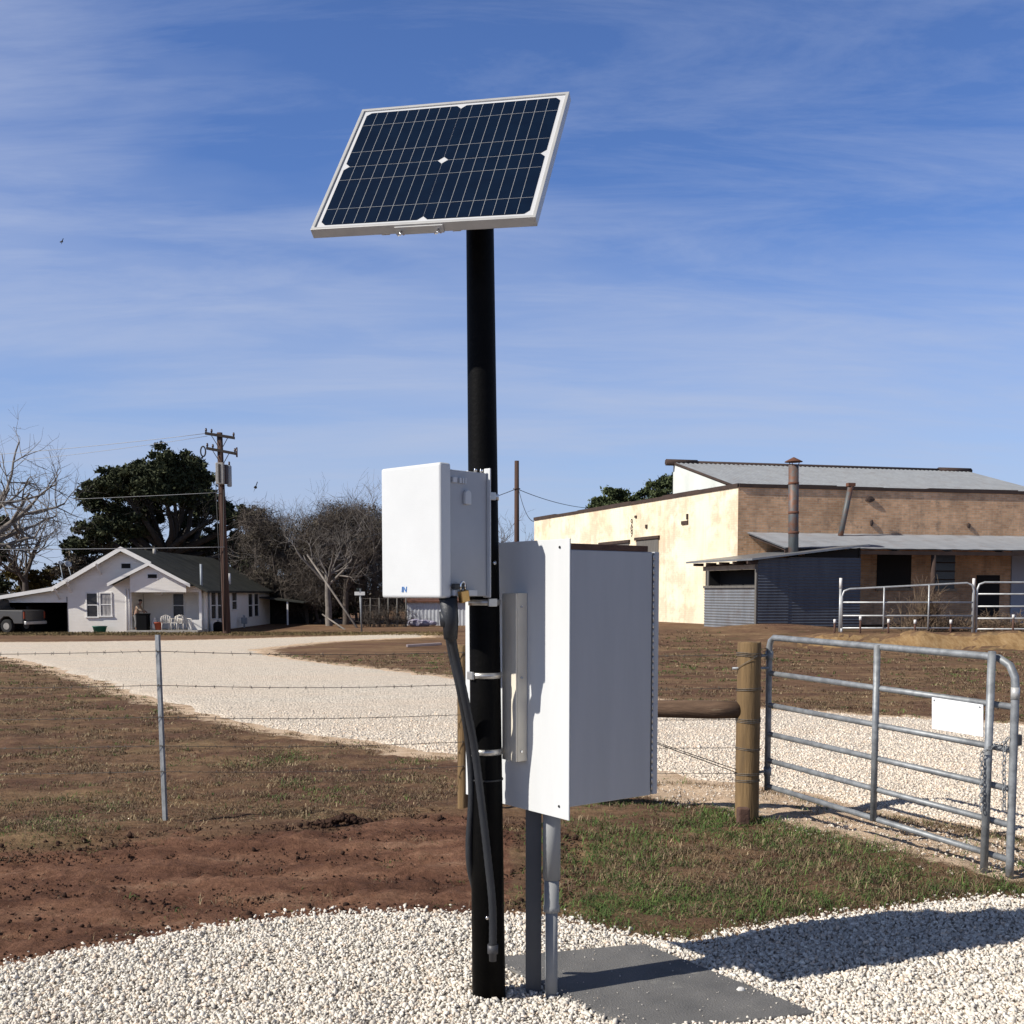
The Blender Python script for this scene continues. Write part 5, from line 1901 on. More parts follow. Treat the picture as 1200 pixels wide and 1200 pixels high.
# ------------------------------------------------------------------ utility pole and lines
ub = G(266, 743)
Yu = ub.y
utop = P(257.3, 507, Yu)
root = thing('utility_pole', ub, 'brown utility pole with two crossarms and transformers before the house', 'utility pole')
ua = utop - ub
MB().tube([ub - ua * .05, ub, ub + ua * .5, utop], [.22, .21, .18, .145], 12).build('pole', M['polewood'], root)
for (xa_, ya_, xb_, yb_) in ((240, 507.5, 274.5, 513), (241.5, 525, 276, 531.5)):
    a, b = P(xa_, ya_, Yu - .25), P(xb_, yb_, Yu - .25)
    arm = MB().box(a - UP * .07, b - a, (0, .14, 0), (0, 0, .14)).build('crossarm', M['crossarm'], root)
    for t in (.03, .22, .97):
        q = a + (b - a) * t + V3((0, .07, .07))
        MB().tube([q, q + UP * .08, q + UP * .1, q + UP * .2], [.03, .06, .06, .04], 8).build('insulator', M['porcelain'], arm)
    mid = (a + b) / 2
    mb = MB()
    for s_ in (-1, 1):
        mb.box(mid + (b - a) * (.28 * s_) + V3((-.02, -.03, -.06)), V3((-(b - a).x * .24 * s_, .06, -.62)), (.04, 0, 0), (0, .02, 0))
    mb.build('arm_brace', M['crossarm'], arm)
q = P(277.5, 530, Yu - .25)
MB().tube([q - UP * .25, q + UP * .25], .045, 8).build('fuse_cutout', M['porcelain'], root)
q = P(238, 529, Yu - .25)
loop = [q + V3((.13 * math.cos(a), 0, .26 * math.sin(a))) for a in np.linspace(0, 2 * math.pi, 17)]
MB().tube(loop, .04, 6, cap=False).build('jumper_loop', M['lineblack'], root)
q = P(258, 555, Yu - .35)
tk = MB().cbox(q, (.42, .3, 1.12)).build('transformer', M['tank'], root, bevel=.04)
MB().cbox(q + V3((0, -.16, 0)), (.10, .03, .95)).build('cooling_rib', M['crossarm'], tk)
q = P(268.8, 558, Yu)
tk = MB().tube([q - UP * .55, q - UP * .52, q + UP * .5, q + UP * .56], [.09, .12, .12, .07], 12).build('transformer', M['tank2'], root)
MB().tube([q + UP * .5, q + UP * .75], .05, 8).build('bushing', M['porcelain'], tk)
MB().cbox(P(265, 556, Yu - .1), (.2, .3, 1.0)).build('fuse_box', M['porcelain'], root, bevel=.03)
for i in range(2):
    e = P(262 if i else 253, 572, Yu - .18)
    MB().tube([e + UP * .2, ub + ua * .02 + V3((-.18 + i * .12, -.22, 0))], .022, 5).build('riser_wire', M['lineblack'], root)


def span(name, a, b, sag, r, m, label, cat='power line'):
    pts = [a.lerp(b, t) - UP * (sag * 4 * t * (1 - t)) for t in np.linspace(0, 1, 26)]
    return tag(MB().tube(pts, r, 4).build(name, m), label, cat, 'overhead lines')


span('power_line', P(240.5, 508, Yu - .2), P(-420, 545, Yu + 14), .6, .016, M['linegrey'], 'upper wire running left from the top crossarm of the utility pole')
span('power_line', P(243, 511, Yu - .2), P(-420, 556, Yu + 14), .8, .013, M['linegrey'], 'lower wire running left from the top crossarm of the utility pole')
span('power_line', P(258, 577, Yu - .2), P(-420, 592, Yu + 3), .25, .013, M['linegrey'], 'wire crossing in front of the great oak crown')
span('power_line', P(263, 641, Yu - .25), P(-420, 640, Yu - 4), .15, .022, M['linegrey'], 'pale service wire crossing just above the house roof')
# two guy struts in front of the thicket
for (x0_, y0_, x1_, y1_, Y_, r_, lab) in ((360, 650, 419, 737, 70, .075, 'long pale leaning pole in front of the thicket'), (378, 720, 405, 740, 67, .06, 'short pale leaning pole below the long one')):
    a, b = P(x0_, y0_, Y_ + 4), P(x1_, y1_, Y_)
    b.z = H(b.x, b.y) - .05
    tag(MB().tube([a, b], [r_ * .8, r_], 8).build('leaning_pole', M['palebark']), lab, 'pole', 'leaning poles by the thicket')

# short wooden pole behind the plate
Ym = 63
mbp = gz((605.5 - 600) / F * Ym, Ym)
root = thing('short_utility_pole', mbp, 'plain wooden pole seen above the white plate', 'utility pole')
MB().tube([mbp - UP * .3, V3((mbp.x, Ym, P(605, 540, Ym).z))], [.17, .13], 12).build('pole', M['polewood'], root)
MB().tube([V3((mbp.x - .2, Ym - .13, P(605, 573, Ym).z)), V3((mbp.x + .2, Ym - .13, P(605, 573, Ym).z))], .03, 6).build('line_hook', M['porcelain'], root)
hq = V3((mbp.x, Ym - .13, P(605, 573, Ym).z))
span('power_line', hq, P(380, 640, Ym + 14), .3, .02, M['lineblack'], 'black wire sagging left from the plain wooden pole')
span('power_line', hq, P(700, 596, 76), .25, .02, M['lineblack'], 'black wire running right from the plain wooden pole to the trees')
span('power_line', hq + V3((.1, 0, 0)), P(627, 611, 58.6), .5, .018, M['lineblack'], 'short black wire dropping from the plain wooden pole to the yellow wall')

# street sign
sgn = G(424, 741)
root = thing('street_sign', sgn, 'street sign with two short blades on a thin post', 'street sign')
tz = P(421, 690, sgn.y).z
MB().tube([sgn - UP * .1, V3((sgn.x - .08, sgn.y, tz))], .05, 8).build('post', M['galv'], root)
c = P(421.5, 695.5, sgn.y - .06)
MB().cbox(c, (.58, .02, .2), .1).build('sign_blade', M['signblade'], root)
MB().cbox(P(421, 691, sgn.y) + UP * .02, (.36, .02, .14), .9).build('sign_blade', M['signdark'], root)

# vine covered fence and the white shed
Yf = 72
root = thing('vine_fence', gz((450 - 600) / F * Yf, Yf), 'old wire fence smothered in dry brown vines', 'fence')
xs0, xs1 = (424 - 600) / F * Yf, (476 - 600) / F * Yf
for k in range(6):
    x_ = xs0 + (xs1 - xs0) * k / 5
    MB().tube([gz(x_, Yf) - UP * .1, gz(x_, Yf) + UP * 1.9], .05, 6).build('fence_post', M['oldwood'], root)
mb = MB()
for z_ in (.4, .9, 1.4, 1.85):
    mb.tube([gz(xs0, Yf) + UP * z_, gz(xs1, Yf) + UP * z_], .012, 4)
mb.build('fence_wire', M['wire'], root)
bk_ = Bark()
rnd = random.Random(15)
for k in range(60):
    x_ = rnd.uniform(xs0, xs1)
    bk_.grow(rnd, gz(x_, Yf + rnd.uniform(-.3, .3)), V3((rnd.uniform(-.5, .5), rnd.uniform(-.2, .2), 1)).normalized(), rnd.uniform(.6, 1.1), .022, 2, 1.2, .0)
bk_.mb.build('vines', M['brownbark'], root)
Yw_ = 75
xs0, xs1 = (477 - 600) / F * Yw_, (556 - 600) / F * Yw_
zg = H(-5, Yw_)
zt_ = P(500, 706, Yw_).z
root = thing('metal_shed', V3((xs0, Yw_, zg)), 'low white sheet metal shed beyond the road', 'shed')
mb = MB()
mb.corr((xs0, Yw_, zg - .1), (xs1 - xs0, 0, 0), (0, 0, zt_ - zg + .1), (0, -1, 0), .25, .02)
mb.box((xs0, Yw_ + .04, zg - .1), (xs1 - xs0, 0, 0), (0, 3, 0), (0, 0, zt_ - zg + .08))
mb.build('shed_wall', M['shedwhite'], root)
MB().box((xs0 - .2, Yw_ - .25, zt_), (xs1 - xs0 + .4, 0, 0), (0, 3.5, .5), (0, 0, .10)).build('shed_roof', M['rust'], root)
c = P(492, 732, 73)
mb = MB()
for dx_, s_ in ((-.25, .42), (.35, .36), (.85, .25)):
    mb.ico((c.x + dx_, c.y, H(c.x, 73) + .22), s_, 2, .16, (1.2, .8, .7))
tag(mb.build('tarp_heap', M['tarp']), 'crumpled lilac tarp heap before the white shed', 'tarp')
c = G(497, 759)
root = thing('loose_board', c, 'weathered grey lilac board lying on the brown verge', 'board')
d_ = V3((1, .25, 0)).normalized()
MB().box(c - d_ * .6 + UP * .02, d_ * 1.25 + UP * .06, V3((-.25, 1, 0)) * .30, UP * .09).build('board', M['plank'], root, bevel=.015)

# ------------------------------------------------------------------ warehouse
wc = V3((8.17, 40.0, 0))
dyl = V3((-.357, .934, 0)).normalized()
dbr = V3((.97, .24, 0)).normalized()
zg = .25
Zw = P(863, 571, 40).z
M['yellow'] = brick_mat('flaking_yellow_paint', dyl, (.50, .27, .16), (.42, .22, .13), (.46, .36, .26), paint=(.87, .78, .58), plo=.47, phi=.56)
M['brick'] = brick_mat('worn_tan_brick', dbr, (.76, .45, .25), (.56, .31, .165), (.58, .43, .29))
M['brick_low'] = brick_mat('brown_brick', dbr, (.24, .15, .10), (.17, .105, .07), (.2, .16, .12))
root = thing('brick_warehouse', wc + UP * zg, 'old brick warehouse with a flaking yellow side and grey metal roof', 'warehouse')
Ly, Lb2 = 19.6, 17.5
T = .3
inn = -dyl.cross(UP) * T
if inn.dot(dbr) < 0:
    inn = -inn
# yellow wall with its two window openings filled by old boards
MB().box(wc + UP * (zg - .8), dyl * Ly, inn, UP * (Zw - zg + .8)).build('side_wall', M['yellow'], root)
mb = MB()
ndy = -inn.normalized()
tt_ = 0
for k in range(7):
    t0_, t1_ = Ly * k / 7, Ly * (k + 1) / 7
    q = wc + dyl * (t0_ - .02) + UP * (Zw + .001) + ndy * .05
    mb.box(q, dyl * (t1_ - t0_ + .0), inn * 1.35, UP * (.14 + .02 * math.sin(k * 2.3)))
mb.build('coping', M['coping'], root)
for (xa_, xb_, yt_, yb_) in ((746, 771.5, 631, 705), (704, 737, 636, 700)):
    pA, pB = PPL(xa_, 690, wc + ndy * .0, ndy), PPL(xb_, 690, wc, ndy)
    tA, tB = (pA - wc).dot(dyl), (pB - wc).dot(dyl)
    zt_ = PPL(xb_, yt_, wc, ndy).z
    zb_ = 1.3
    w = MB().box(wc + dyl * tB + ndy * .002 + UP * zb_, dyl * (tA - tB), ndy * .03, UP * (zt_ - zb_)).build('window', M['oldwood'], root)
    MB().box(wc + dyl * (tB - .1) + ndy * .002 + UP * (zt_ + .001), dyl * (tA - tB + .2), ndy * .09, UP * .12).build('lintel', M['coping'], w)
    MB().box(wc + dyl * (tB - .05) + ndy * .002 + UP * (zb_ - .09), dyl * (tA - tB + .1), ndy * .08, UP * .088).build('sill', M['oldwood'], w)
# rusty fixings and marks on the yellow wall
for px_, py_, wx, wz_ in ((745.5, 605.5, .16, .10), (758, 617, .14, .16), (803, 612.5, .5, .14), (806, 605.5, .1, .22)):
    q = PPL(px_, py_, wc + ndy * .003, ndy)
    MB().box(q - dyl * (wx / 2) - UP * (wz_ / 2), dyl * wx, ndy * .05, UP * wz_).build('wall_bracket', M['coping'], root)
for i, (py_, ch2) in enumerate(((616, '9'), (622, 'e'), (629, '9'))):
    q = PPL(740.3, py_, wc + ndy * .004, ndy)
    text_mesh(ch2, .42 if ch2 == '9' else .5, q, -dyl, UP, .01, M['coping'], 'wall_mark', root)
# brick front above and below the porch roof
nbr = V3((dbr.y, -dbr.x, 0))
if nbr.y > 0:
    nbr = -nbr
MB().box(wc + dbr * .002 + UP * (zg - .4) , dbr * Lb2, -nbr * T, UP * (Zw - zg + .4)).build('front_wall', M['brick'], root)
mb = MB()
for k in range(9):
    q = wc + dbr * (.02 + Lb2 * k / 9) + UP * (Zw + .001) + nbr * .06
    mb.box(q, dbr * (Lb2 / 9), -nbr * .42, UP * (.13 + .02 * math.sin(k * 1.7)))
mb.build('coping', M['coping'], root)
wc2 = wc + dyl * Ly
MB().box(wc2 + dbr * .4 + UP * zg, dbr * (Lb2 - .4), -nbr * T, UP * (Zw - zg - .05)).build('rear_wall', M['brick_low'], root)
MB().box(wc + dbr * (Lb2 - T) - nbr * .31 + UP * zg, dbr * T, dyl * (Ly - .4), UP * (Zw - zg - .05)).build('end_wall', M['brick_low'], root)
MB().box(wc + dbr * .4 - nbr * .35 + UP * (Zw - .5), dbr * (Lb2 - .8), dyl * (Ly - .8), UP * .1).build('flat_roof', M['coping'], root)
# raised metal roof
ev0 = wc + dbr * .12 + dyl * .45
rg0 = wc + dyl * 4.95 + dbr * .12
rg0.z = P(790, 542, rg0.y).z
ev0.z = Zw + .10
rlen = 13.6
rg1 = rg0 + dbr * rlen
ev1 = ev0 + dbr * rlen
sv = rg0 - ev0
nr = dbr.cross(sv).normalized()
if nr.z < 0:
    nr = -nr
mb = MB()
mb.corr(ev0, dbr * rlen, sv, nr, .20, .022, 6)
back = V3((sv.x, sv.y, -sv.z))
mb.build('metal_roof', M['metalroof'], root)
mb = MB()
mb.tube([rg0 - dbr * .3, rg1], .09, 6)
mb.tube([rg0 - dbr * .35, rg0 + dbr * 1.0], .13, 6)
mb.tube([rg1 - dbr * 1.5, rg1 + dbr * .1], .14, 6)
mb.tube([ev0 - UP * .03, rg0 - UP * .04], .06, 5)
mb.build('ridge_cap', M['coping'], root)
mb = MB()
for (A_, R_, t_) in ((ev0, rg0, .06), (ev1, rg1, -.06)):
    MB().prism([V3((A_.x, A_.y, Zw - .4)), V3((A_.x, A_.y, A_.z - .03)), R_ - UP * .05, V3((R_.x, R_.y, Zw - .4))], dbr * t_).build('gable_wall', M['gablewhite'], root)
MB().box(rg0 + dyl * .005 - UP * (rg0.z - Zw + .4), dbr * rlen, dyl * .06, UP * (rg0.z - Zw + .36)).build('clerestory_wall', M['gablewhite'], root)
# porch roof of sheet metal along the front
za_ = P(900, 624, 40.2).z
pr0 = wc + dbr * .35 + nbr * .01
pr0.z = za_
pdep = 2.9
zb_ = P(1010, 642, 37.6).z
bv = nbr * pdep + UP * (zb_ - za_)
nr2 = dbr.cross(bv).normalized()
if nr2.z < 0:
    nr2 = -nr2
mb = MB()
mb.corr(pr0, dbr * (Lb2 - .4), bv, nr2, .9, .006, 6)
mb.corr(pr0 - UP * .03, dbr * (Lb2 - .4), bv, nr2, .9, .006, 6)
mb.build('porch_roof', M['porchroof'], root)
mb = MB()
for k in range(9):
    q = pr0 + dbr * (.1 + k * (Lb2 - .7) / 8) - UP * .14
    mb.box(q, dbr * .07, bv, UP * .09)
mb.box(pr0 + bv * .985 - UP * .22, dbr * (Lb2 - .4), nbr * .06, UP * .13)
mb.build('porch_rafters', M['coping'], root)
for px_ in (1093, 1240):
    Yp_ = 38.2
    q = PPL(px_, 690, pr0 + bv * .97, nbr)
    MB().tube([V3((q.x, q.y, H(q.x, q.y) - .1)), V3((q.x, q.y, zb_ - .15))], .09, 8).build('porch_post', M['coping'], root)
# openings under the porch
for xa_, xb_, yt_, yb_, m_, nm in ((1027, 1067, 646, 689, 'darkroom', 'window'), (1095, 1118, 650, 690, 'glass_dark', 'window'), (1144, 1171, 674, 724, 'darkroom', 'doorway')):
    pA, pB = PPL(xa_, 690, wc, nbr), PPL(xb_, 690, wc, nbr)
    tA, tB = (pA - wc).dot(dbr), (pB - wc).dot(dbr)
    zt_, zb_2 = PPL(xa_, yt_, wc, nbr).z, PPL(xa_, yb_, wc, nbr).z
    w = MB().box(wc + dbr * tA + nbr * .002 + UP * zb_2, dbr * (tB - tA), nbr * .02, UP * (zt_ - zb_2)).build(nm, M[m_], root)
    MB().box(wc + dbr * (tA - .06) + nbr * .002 + UP * (zb_2 - .101), dbr * (tB - tA + .12), nbr * .10, UP * .10).build('sill', M['lintelwood'], w)
    if m_ == 'glass_dark':
        mb = MB()
        for k in range(1, 4):
            mb.box(wc + dbr * tA + nbr * .0225 + UP * (zb_2 + (zt_ - zb_2) * k / 4), dbr * (tB - tA), nbr * .03, UP * .05)
        mb.build('window_bars', M['coping'], w)
pA = PPL(1184, 690, wc, nbr)
tA = (pA - wc).dot(dbr)
MB().box(wc + dbr * tA + nbr * .002 + UP * (zg + .1), dbr * 2.6, nbr * .05, UP * (za_ - zg - .25)).build('plaster_panel', M['plaster'], root)
# broken patch and rust spots on the brick
for px_, py_, a, b in ((1019, 585, .38, .22), (1021, 613, .12, .25), (1135, 616, .14, .2)):
    q = PPL(px_, py_, wc, nbr)
    MB().ico((q.x, q.y - .03, q.z), .5, 2, .2, (a, .12, b)).build('brick_damage', M['coping'], root)
# leaning rusty stack on the porch roof
q0 = PPL(985, 625, pr0 + bv * .15, nbr)
q1 = PPL(997, 569, pr0 + bv * .15, nbr)
root = thing('leaning_flue', q0, 'thin rusty flue pipe leaning on the porch roof', 'flue pipe')
MB().tube([q0 - UP * .1, q1], .10, 12).build('flue', M['rusty'], root)
MB().cbox(q1 + UP * .03, (.28, .2, .12), .2).build('flue_top', M['rust'], root)

# ------------------------------------------------------------------ corrugated lean-to shed
sc_ = V3((8.03, 36.0, 0))
szt = P(887, 657, 36).z
sA = 3.34
e_l = sc_ + dyl * sA
e_r = sc_ + dbr * 3.75
szr = P(1005, 641, e_r.y).z
sg_ = H(8, 36) - .15
root = thing('corrugated_shed', sc_ + UP * sg_, 'corrugated iron lean-to shed against the warehouse corner', 'shed')
nl = ndy
# lit end face with its opening, in three sheets round the hole
oz0, oz1 = P(860, 687.5, 36.6).z, P(860, 667.5, 36.6).z
ta = (PPL(884, 690, sc_, nl) - sc_).dot(dyl)
tb_ = (PPL(832, 690, sc_, nl) - sc_).dot(dyl)
mb = MB()


def hcorr(mb, o_, a_vec, z0_, z1_, nrm):
    mb.corr(V3((o_.x, o_.y, z0_)), V3((0, 0, z1_ - z0_)), a_vec, nrm, .095, .012, 6)


hcorr(mb, sc_, dyl * sA, sg_, oz0, nl)
mb.build('end_sheet', M['corr'], root)
mb = MB()
mb.box(sc_ + nl * .01 + UP * (oz0 - .04), dyl * sA, nl * .05, UP * .08)
mb.box(sc_ + nl * .01 + UP * sg_ - dyl * .02, dyl * .10, nl * .055, UP * (szt - sg_ - .02))
mb.box(sc_ + nl * .01 + dyl * (tb_) + UP * (oz0 + .041), dyl * .14, nl * .05, UP * (oz1 - oz0 - .042))
mb.build('corner_frame', M['oldwood'], root)
MB().box(sc_ + nl * .01 + UP * oz1 + dyl * .081, dyl * (sA - .085), nl * .06, UP * (szt - oz1 - .12)).build('lintel_board', M['lintelwood'], root)
# dark front in two sheets
mb = MB()
L1 = (PPL(924, 690, sc_, nbr) - sc_).dot(dbr)
hcorr(mb, sc_ + nbr * .02, dbr * (L1 - .005), sg_ + .02, szt + (szr - szt) * L1 / 3.75 - .05, nbr)
mb.build('front_sheet', M['corr_blue'], root)
mb = MB()
hcorr(mb, sc_ + dbr * L1 + nbr * .0, dbr * (3.75 - L1), sg_, szt + (szr - szt) * L1 / 3.75 - .02, nbr)
mb.build('front_sheet', M['corr_blue'], root)
mb = MB()
mb.prism([sc_ + dbr * .03 + UP * (szt - .08) - nbr * .05, e_r + UP * (szt - .08) - nbr * .05, e_r + UP * (szr - .02) - nbr * .05, sc_ + dbr * .03 + UP * (szt - .02) - nbr * .05], -nbr * .04)
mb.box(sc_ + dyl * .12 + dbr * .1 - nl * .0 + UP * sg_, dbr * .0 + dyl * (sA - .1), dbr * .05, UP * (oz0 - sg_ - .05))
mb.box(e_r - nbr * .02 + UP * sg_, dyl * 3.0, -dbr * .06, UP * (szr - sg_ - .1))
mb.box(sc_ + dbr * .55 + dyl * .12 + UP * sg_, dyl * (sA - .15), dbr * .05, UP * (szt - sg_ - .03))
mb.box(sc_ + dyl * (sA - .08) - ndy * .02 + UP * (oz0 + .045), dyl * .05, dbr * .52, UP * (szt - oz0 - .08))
mb.build('shade_backing', M['darkroom'], root)  # near-black panels added inside to give the open end its dark shade
# roof
r0_ = sc_ + nbr * .35 - dbr * .38 + UP * (szt + .0)
r1_ = e_r + nbr * .35 + dbr * .1 + UP * (szr + .02)
mb = MB()
rv = dyl * (sA + .9)
mb.prism([r0_, r1_, r1_ + UP * .06, r0_ + UP * .06], rv)
mb.build('shed_roof', M['corr'], root)
for k in range(5):
    q = r0_ + rv * (.06 + .2 * k) + UP * (-.11)
    MB().box(q, dbr * .36, dyl * .07, UP * .10).build('rafter_end', M['coping'], root)
# round flue through the shed roof
Yfl = 37.2
fb_ = P(930, 652, Yfl)
ft_ = P(930, 545, Yfl)
root = thing('rusty_flue', fb_ - UP * .4, 'thick rusty flue pipe with a conical cap above the shed', 'flue pipe')
MB().tube([fb_ - UP * .5, ft_], .168, 18).build('flue', M['rusty'], root)
for z_ in (.26, .48, .8):
    q = fb_.lerp(ft_, z_)
    MB().tube([q - UP * .04, q + UP * .04], .178, 18).build('seam_band', M['rust'], root)
cp_ = MB().tube([ft_ + UP * .10, ft_ + UP * .12, ft_ + UP * .26], [.30, .29, .02], 18)
cp_.build('rain_cap', M['rust'], root)
for a in (0, 2.1, 4.2):
    MB().tube([ft_ + V3((.15 * math.cos(a), .15 * math.sin(a), -.05)), ft_ + V3((.2 * math.cos(a), .2 * math.sin(a), .13))], .015, 5).build('cap_strut', M['rust'], root)

# ------------------------------------------------------------------ stock panels on the bank
Yk = 33.0


def stock_panel(x0_, x1_, y_, rails, uprights, label, dip=0.0):
    zgd = H((x0_ + x1_) / 2, y_)
    root = thing('stock_panel', V3((x0_, y_, zgd)), label, 'gate', 'galvanised stock panels on the bank')
    zt_ = zgd + rails[-1]
    r_ = .032
    pts = [V3((x0_, y_, zgd + rails[0])), V3((x0_, y_, zt_ - .22)), V3((x0_ + .06, y_, zt_ - .06)), V3((x0_ + .22, y_, zt_)), V3((x1_ - .22, y_, zt_ + dip)), V3((x1_ - .06, y_, zt_ - .06 + dip)), V3((x1_, y_, zt_ - .22 + dip)), V3((x1_, y_, zgd - .02))]
    MB().tube(pts, r_, 8).build('frame', M['galv_far'], root)
    MB().tube([V3((x0_, y_, zgd - .05)), V3((x0_, y_, zgd + rails[0]))], r_, 8).build('foot', M['galv_far'], root)
    for z_ in rails[:-1]:
        MB().tube([V3((x0_, y_, zgd + z_)), V3((x1_, y_, zgd + z_))], r_ * .8, 8).build('rail', M['galv_far'], root)
    for t in uprights:
        x_ = x0_ + (x1_ - x0_) * t
        MB().tube([V3((x_, y_ - .04, zgd + rails[0] - .05)), V3((x_, y_ - .04, zt_ + dip * t))], r_ * .75, 8).build('upright', M['galv_far'], root)
    return root


kx = lambda px_: (px_ - 600) / F * Yk
stock_panel(kx(986), kx(1140), Yk, [.13, .50, .90, 1.30], [.315, .655], 'long galvanised stock panel with two uprights before the porch', .18)
stock_panel(kx(1144.5), kx(1290), Yk + .05, [.10, .42, .78, 1.15, 1.50], [.7], 'five rail galvanised stock panel in front of the dark doorway')
for px_, lab in ((985.5, 'white topped steel post at the free end of the long stock panel'), (1141.5, 'white topped steel post between the two stock panels')):
    x_ = kx(px_)
    root = thing('panel_post', gz(x_, Yk + .12), lab, 'post', 'posts of the stock panels')
    MB().tube([gz(x_, Yk + .12) - UP * .1, gz(x_, Yk + .12) + UP * 1.30], .04, 8).build('post', M['galv_far'], root)
    MB().tube([gz(x_, Yk + .12) + UP * 1.30, gz(x_, Yk + .12) + UP * 1.62], .045, 8).build('cap', M['cap'], root)
for k, (px_, hgt) in enumerate(((978, .42), (1008, .5), (1041, .42), (1072, .40), (1114, .40), (1187, .55))):
    Y_ = 32.3
    q = gz((px_ - 600) / F * Y_, Y_)
    where = ['left of the long stock panel', 'first in front of the long stock panel', 'near the first upright of the long stock panel', 'near the second upright of the long stock panel', 'in front of the end of the long stock panel', 'in front of the five rail stock panel'][k]
    root = thing('marker_stake', q, 'short white topped stake ' + where, 'stake', 'stakes along the bank')
    MB().tube([q - UP * .1, q + UP * (hgt - .12)], .028, 6).build('stake', M['stake'], root)
    MB().tube([q + UP * (hgt - .12), q + UP * hgt], .04, 8).build('insulator', M['cap'], root)
bk_ = Bark()
rnd = random.Random(77)
for k in range(150):
    px_ = rnd.choice([rnd.uniform(1050, 1140), rnd.uniform(1140, 1290)])
    Y_ = rnd.uniform(33.6, 35)
    q = gz((px_ - 600) / F * Y_, Y_)
    bk_.grow(rnd, q, V3((rnd.uniform(-1, 1), rnd.uniform(-.3, .3), rnd.uniform(.2, .8))).normalized(), rnd.uniform(.25, .5), .018, 2, 1.2, -.03)
o = bk_.mb.build('brushwood', M['drybrush'])
tag(o, 'tangle of dry branches piled behind the stock panels', 'brush', kind='stuff')
# tall dry weeds against the porch post
bk_ = Bark()
for k in range(70):
    Y_ = 33.4
    q = gz((rnd.gauss(1086, 8) - 600) / F * Y_, Y_ + rnd.uniform(-.15, .3))
    bk_.grow(rnd, q, V3((rnd.uniform(-.25, .25), 0, 1)).normalized(), rnd.uniform(.5, 1.1), .012, 1, .6, .03)
tag(bk_.mb.build('tall_weed', M['drybrush']), 'tall clump of dry tan weeds behind the long stock panel', 'weed')


def tuft_strip(name, label, pts_fn, n, hgt, col, seed):
    rg = np.random.default_rng(seed)
    p = pts_fn(rg, n)
    an = rg.uniform(0, 2 * np.pi, n)
    ln = hgt * rg.uniform(.5, 1.3, n)
    w = rg.uniform(.004, .008, n)
    drop = rg.uniform(.2, 1.0, n)
    dx, dy = np.cos(an), np.sin(an)
    V = np.empty((n, 4, 3))
    V[:, 0] = p + np.stack([-dy * w, dx * w, 0 * w], -1)
    V[:, 1] = p - np.stack([-dy * w, dx * w, 0 * w], -1)
    V[:, 2] = p + np.stack([dx * ln * .4 - (-dy) * w, dy * ln * .4 - .1 * ln - dx * w, ln * .6], -1)
    V[:, 3] = p + np.stack([dx * ln * .7 * drop, dy * ln * .7 * drop - ln * .5 * drop, ln * (1 - drop)], -1)
    t = np.array(col)[None] * rg.uniform(.6, 1.3, (n, 1))
    o = np_mesh(name, V.reshape(-1, 3), np.arange(n * 4).reshape(-1, 4), M['blade'], tint=np.repeat(t, 4, 0))
    return tag(o, label, 'grass', kind='stuff')


def verge_pts(rg, n):
    y = rg.uniform(55, 61.8, n)
    x = rg.uniform(-.5, -.06, n) * y
    return np.stack([x, y, HV(x, y) - .01], -1)


tuft_strip('verge_grass', 'tan winter lawn in front of the white house', verge_pts, 14000, .12, (.17, .13, .06), 6)

# birds in the sky
for px_, py_, Y_, lab, s_ in ((299.5, 571, 50, 'small black bird flying right of the utility pole', .28), (73, 283, 40, 'tiny dark bird high in the sky on the left', .12)):
    c = P(px_, py_, Y_)
    root = thing('bird', c, lab, 'bird')
    mb = MB()
    mb.tube([c + V3((-.10, .5 * s_, 0)) * 1, c, c + V3((.02, -.5 * s_, 0)), c + V3((.03, -.75 * s_, .01))], [.02, .07 * s_ / .28, .05 * s_ / .28, .01], 8)
    for k in (-1, 1):
        mb.prism([c + V3((0, .2 * s_, 0)), c + V3((k * .35 * s_, .1 * s_, .8 * s_ * k)), c + V3((k * .3 * s_, -.15 * s_, .85 * s_ * k)), c + V3((0, -.25 * s_, 0))], (0, 0, .012))
    mb.build('bird_body', M['bird'], root)

# ------------------------------------------------------------------ light
SUN_EL = math.radians(38)
az = math.radians(23)                 # shadows run to the right and this much away from the viewer
sun_to = V3((-math.cos(az) * math.cos(SUN_EL), -math.sin(az) * math.cos(SUN_EL), math.sin(SUN_EL)))
ld = bpy.data.lights.new('sun', 'SUN')
ld.energy = 5.0
ld.angle = math.radians(.53)
ld.color = (1.0, .95, .87)
sun = bpy.data.objects.new('sun', ld)
sun.rotation_euler = sun_to.to_track_quat('Z', 'Y').to_euler()
sun.location = (-20, -10, 30)
C.objects.link(sun)

w = bpy.data.worlds.new('World')
SC.world = w
w.use_nodes = True
nt = w.node_tree
bg = nt.nodes['Background']
sky = nt.nodes.new('ShaderNodeTexSky')
sky.sky_type = 'NISHITA'
sky.sun_disc = False
sky.sun_elevation = SUN_EL
sky.sun_rotation = math.atan2(sun_to.x, sun_to.y)
sky.air_density = 1.0
sky.dust_density = .1
sky.ozone_density = 3.0
tc = nt.nodes.new('ShaderNodeTexCoord')
sep = nt.nodes.new('ShaderNodeSeparateXYZ')
nt.links.new(tc.outputs['Generated'], sep.inputs[0])
zadd = nd(nt, 'ShaderNodeMath', operation='ADD')
zadd.inputs[1].default_value = .16
zmax = nd(nt, 'ShaderNodeMath', operation='MAXIMUM')
zmax.inputs[1].default_value = 0.0
nt.links.new(sep.outputs[2], zmax.inputs[0])
nt.links.new(zmax.outputs[0], zadd.inputs[0])
dvx = nd(nt, 'ShaderNodeMath', operation='DIVIDE')
dvy = nd(nt, 'ShaderNodeMath', operation='DIVIDE')
nt.links.new(sep.outputs[0], dvx.inputs[0])
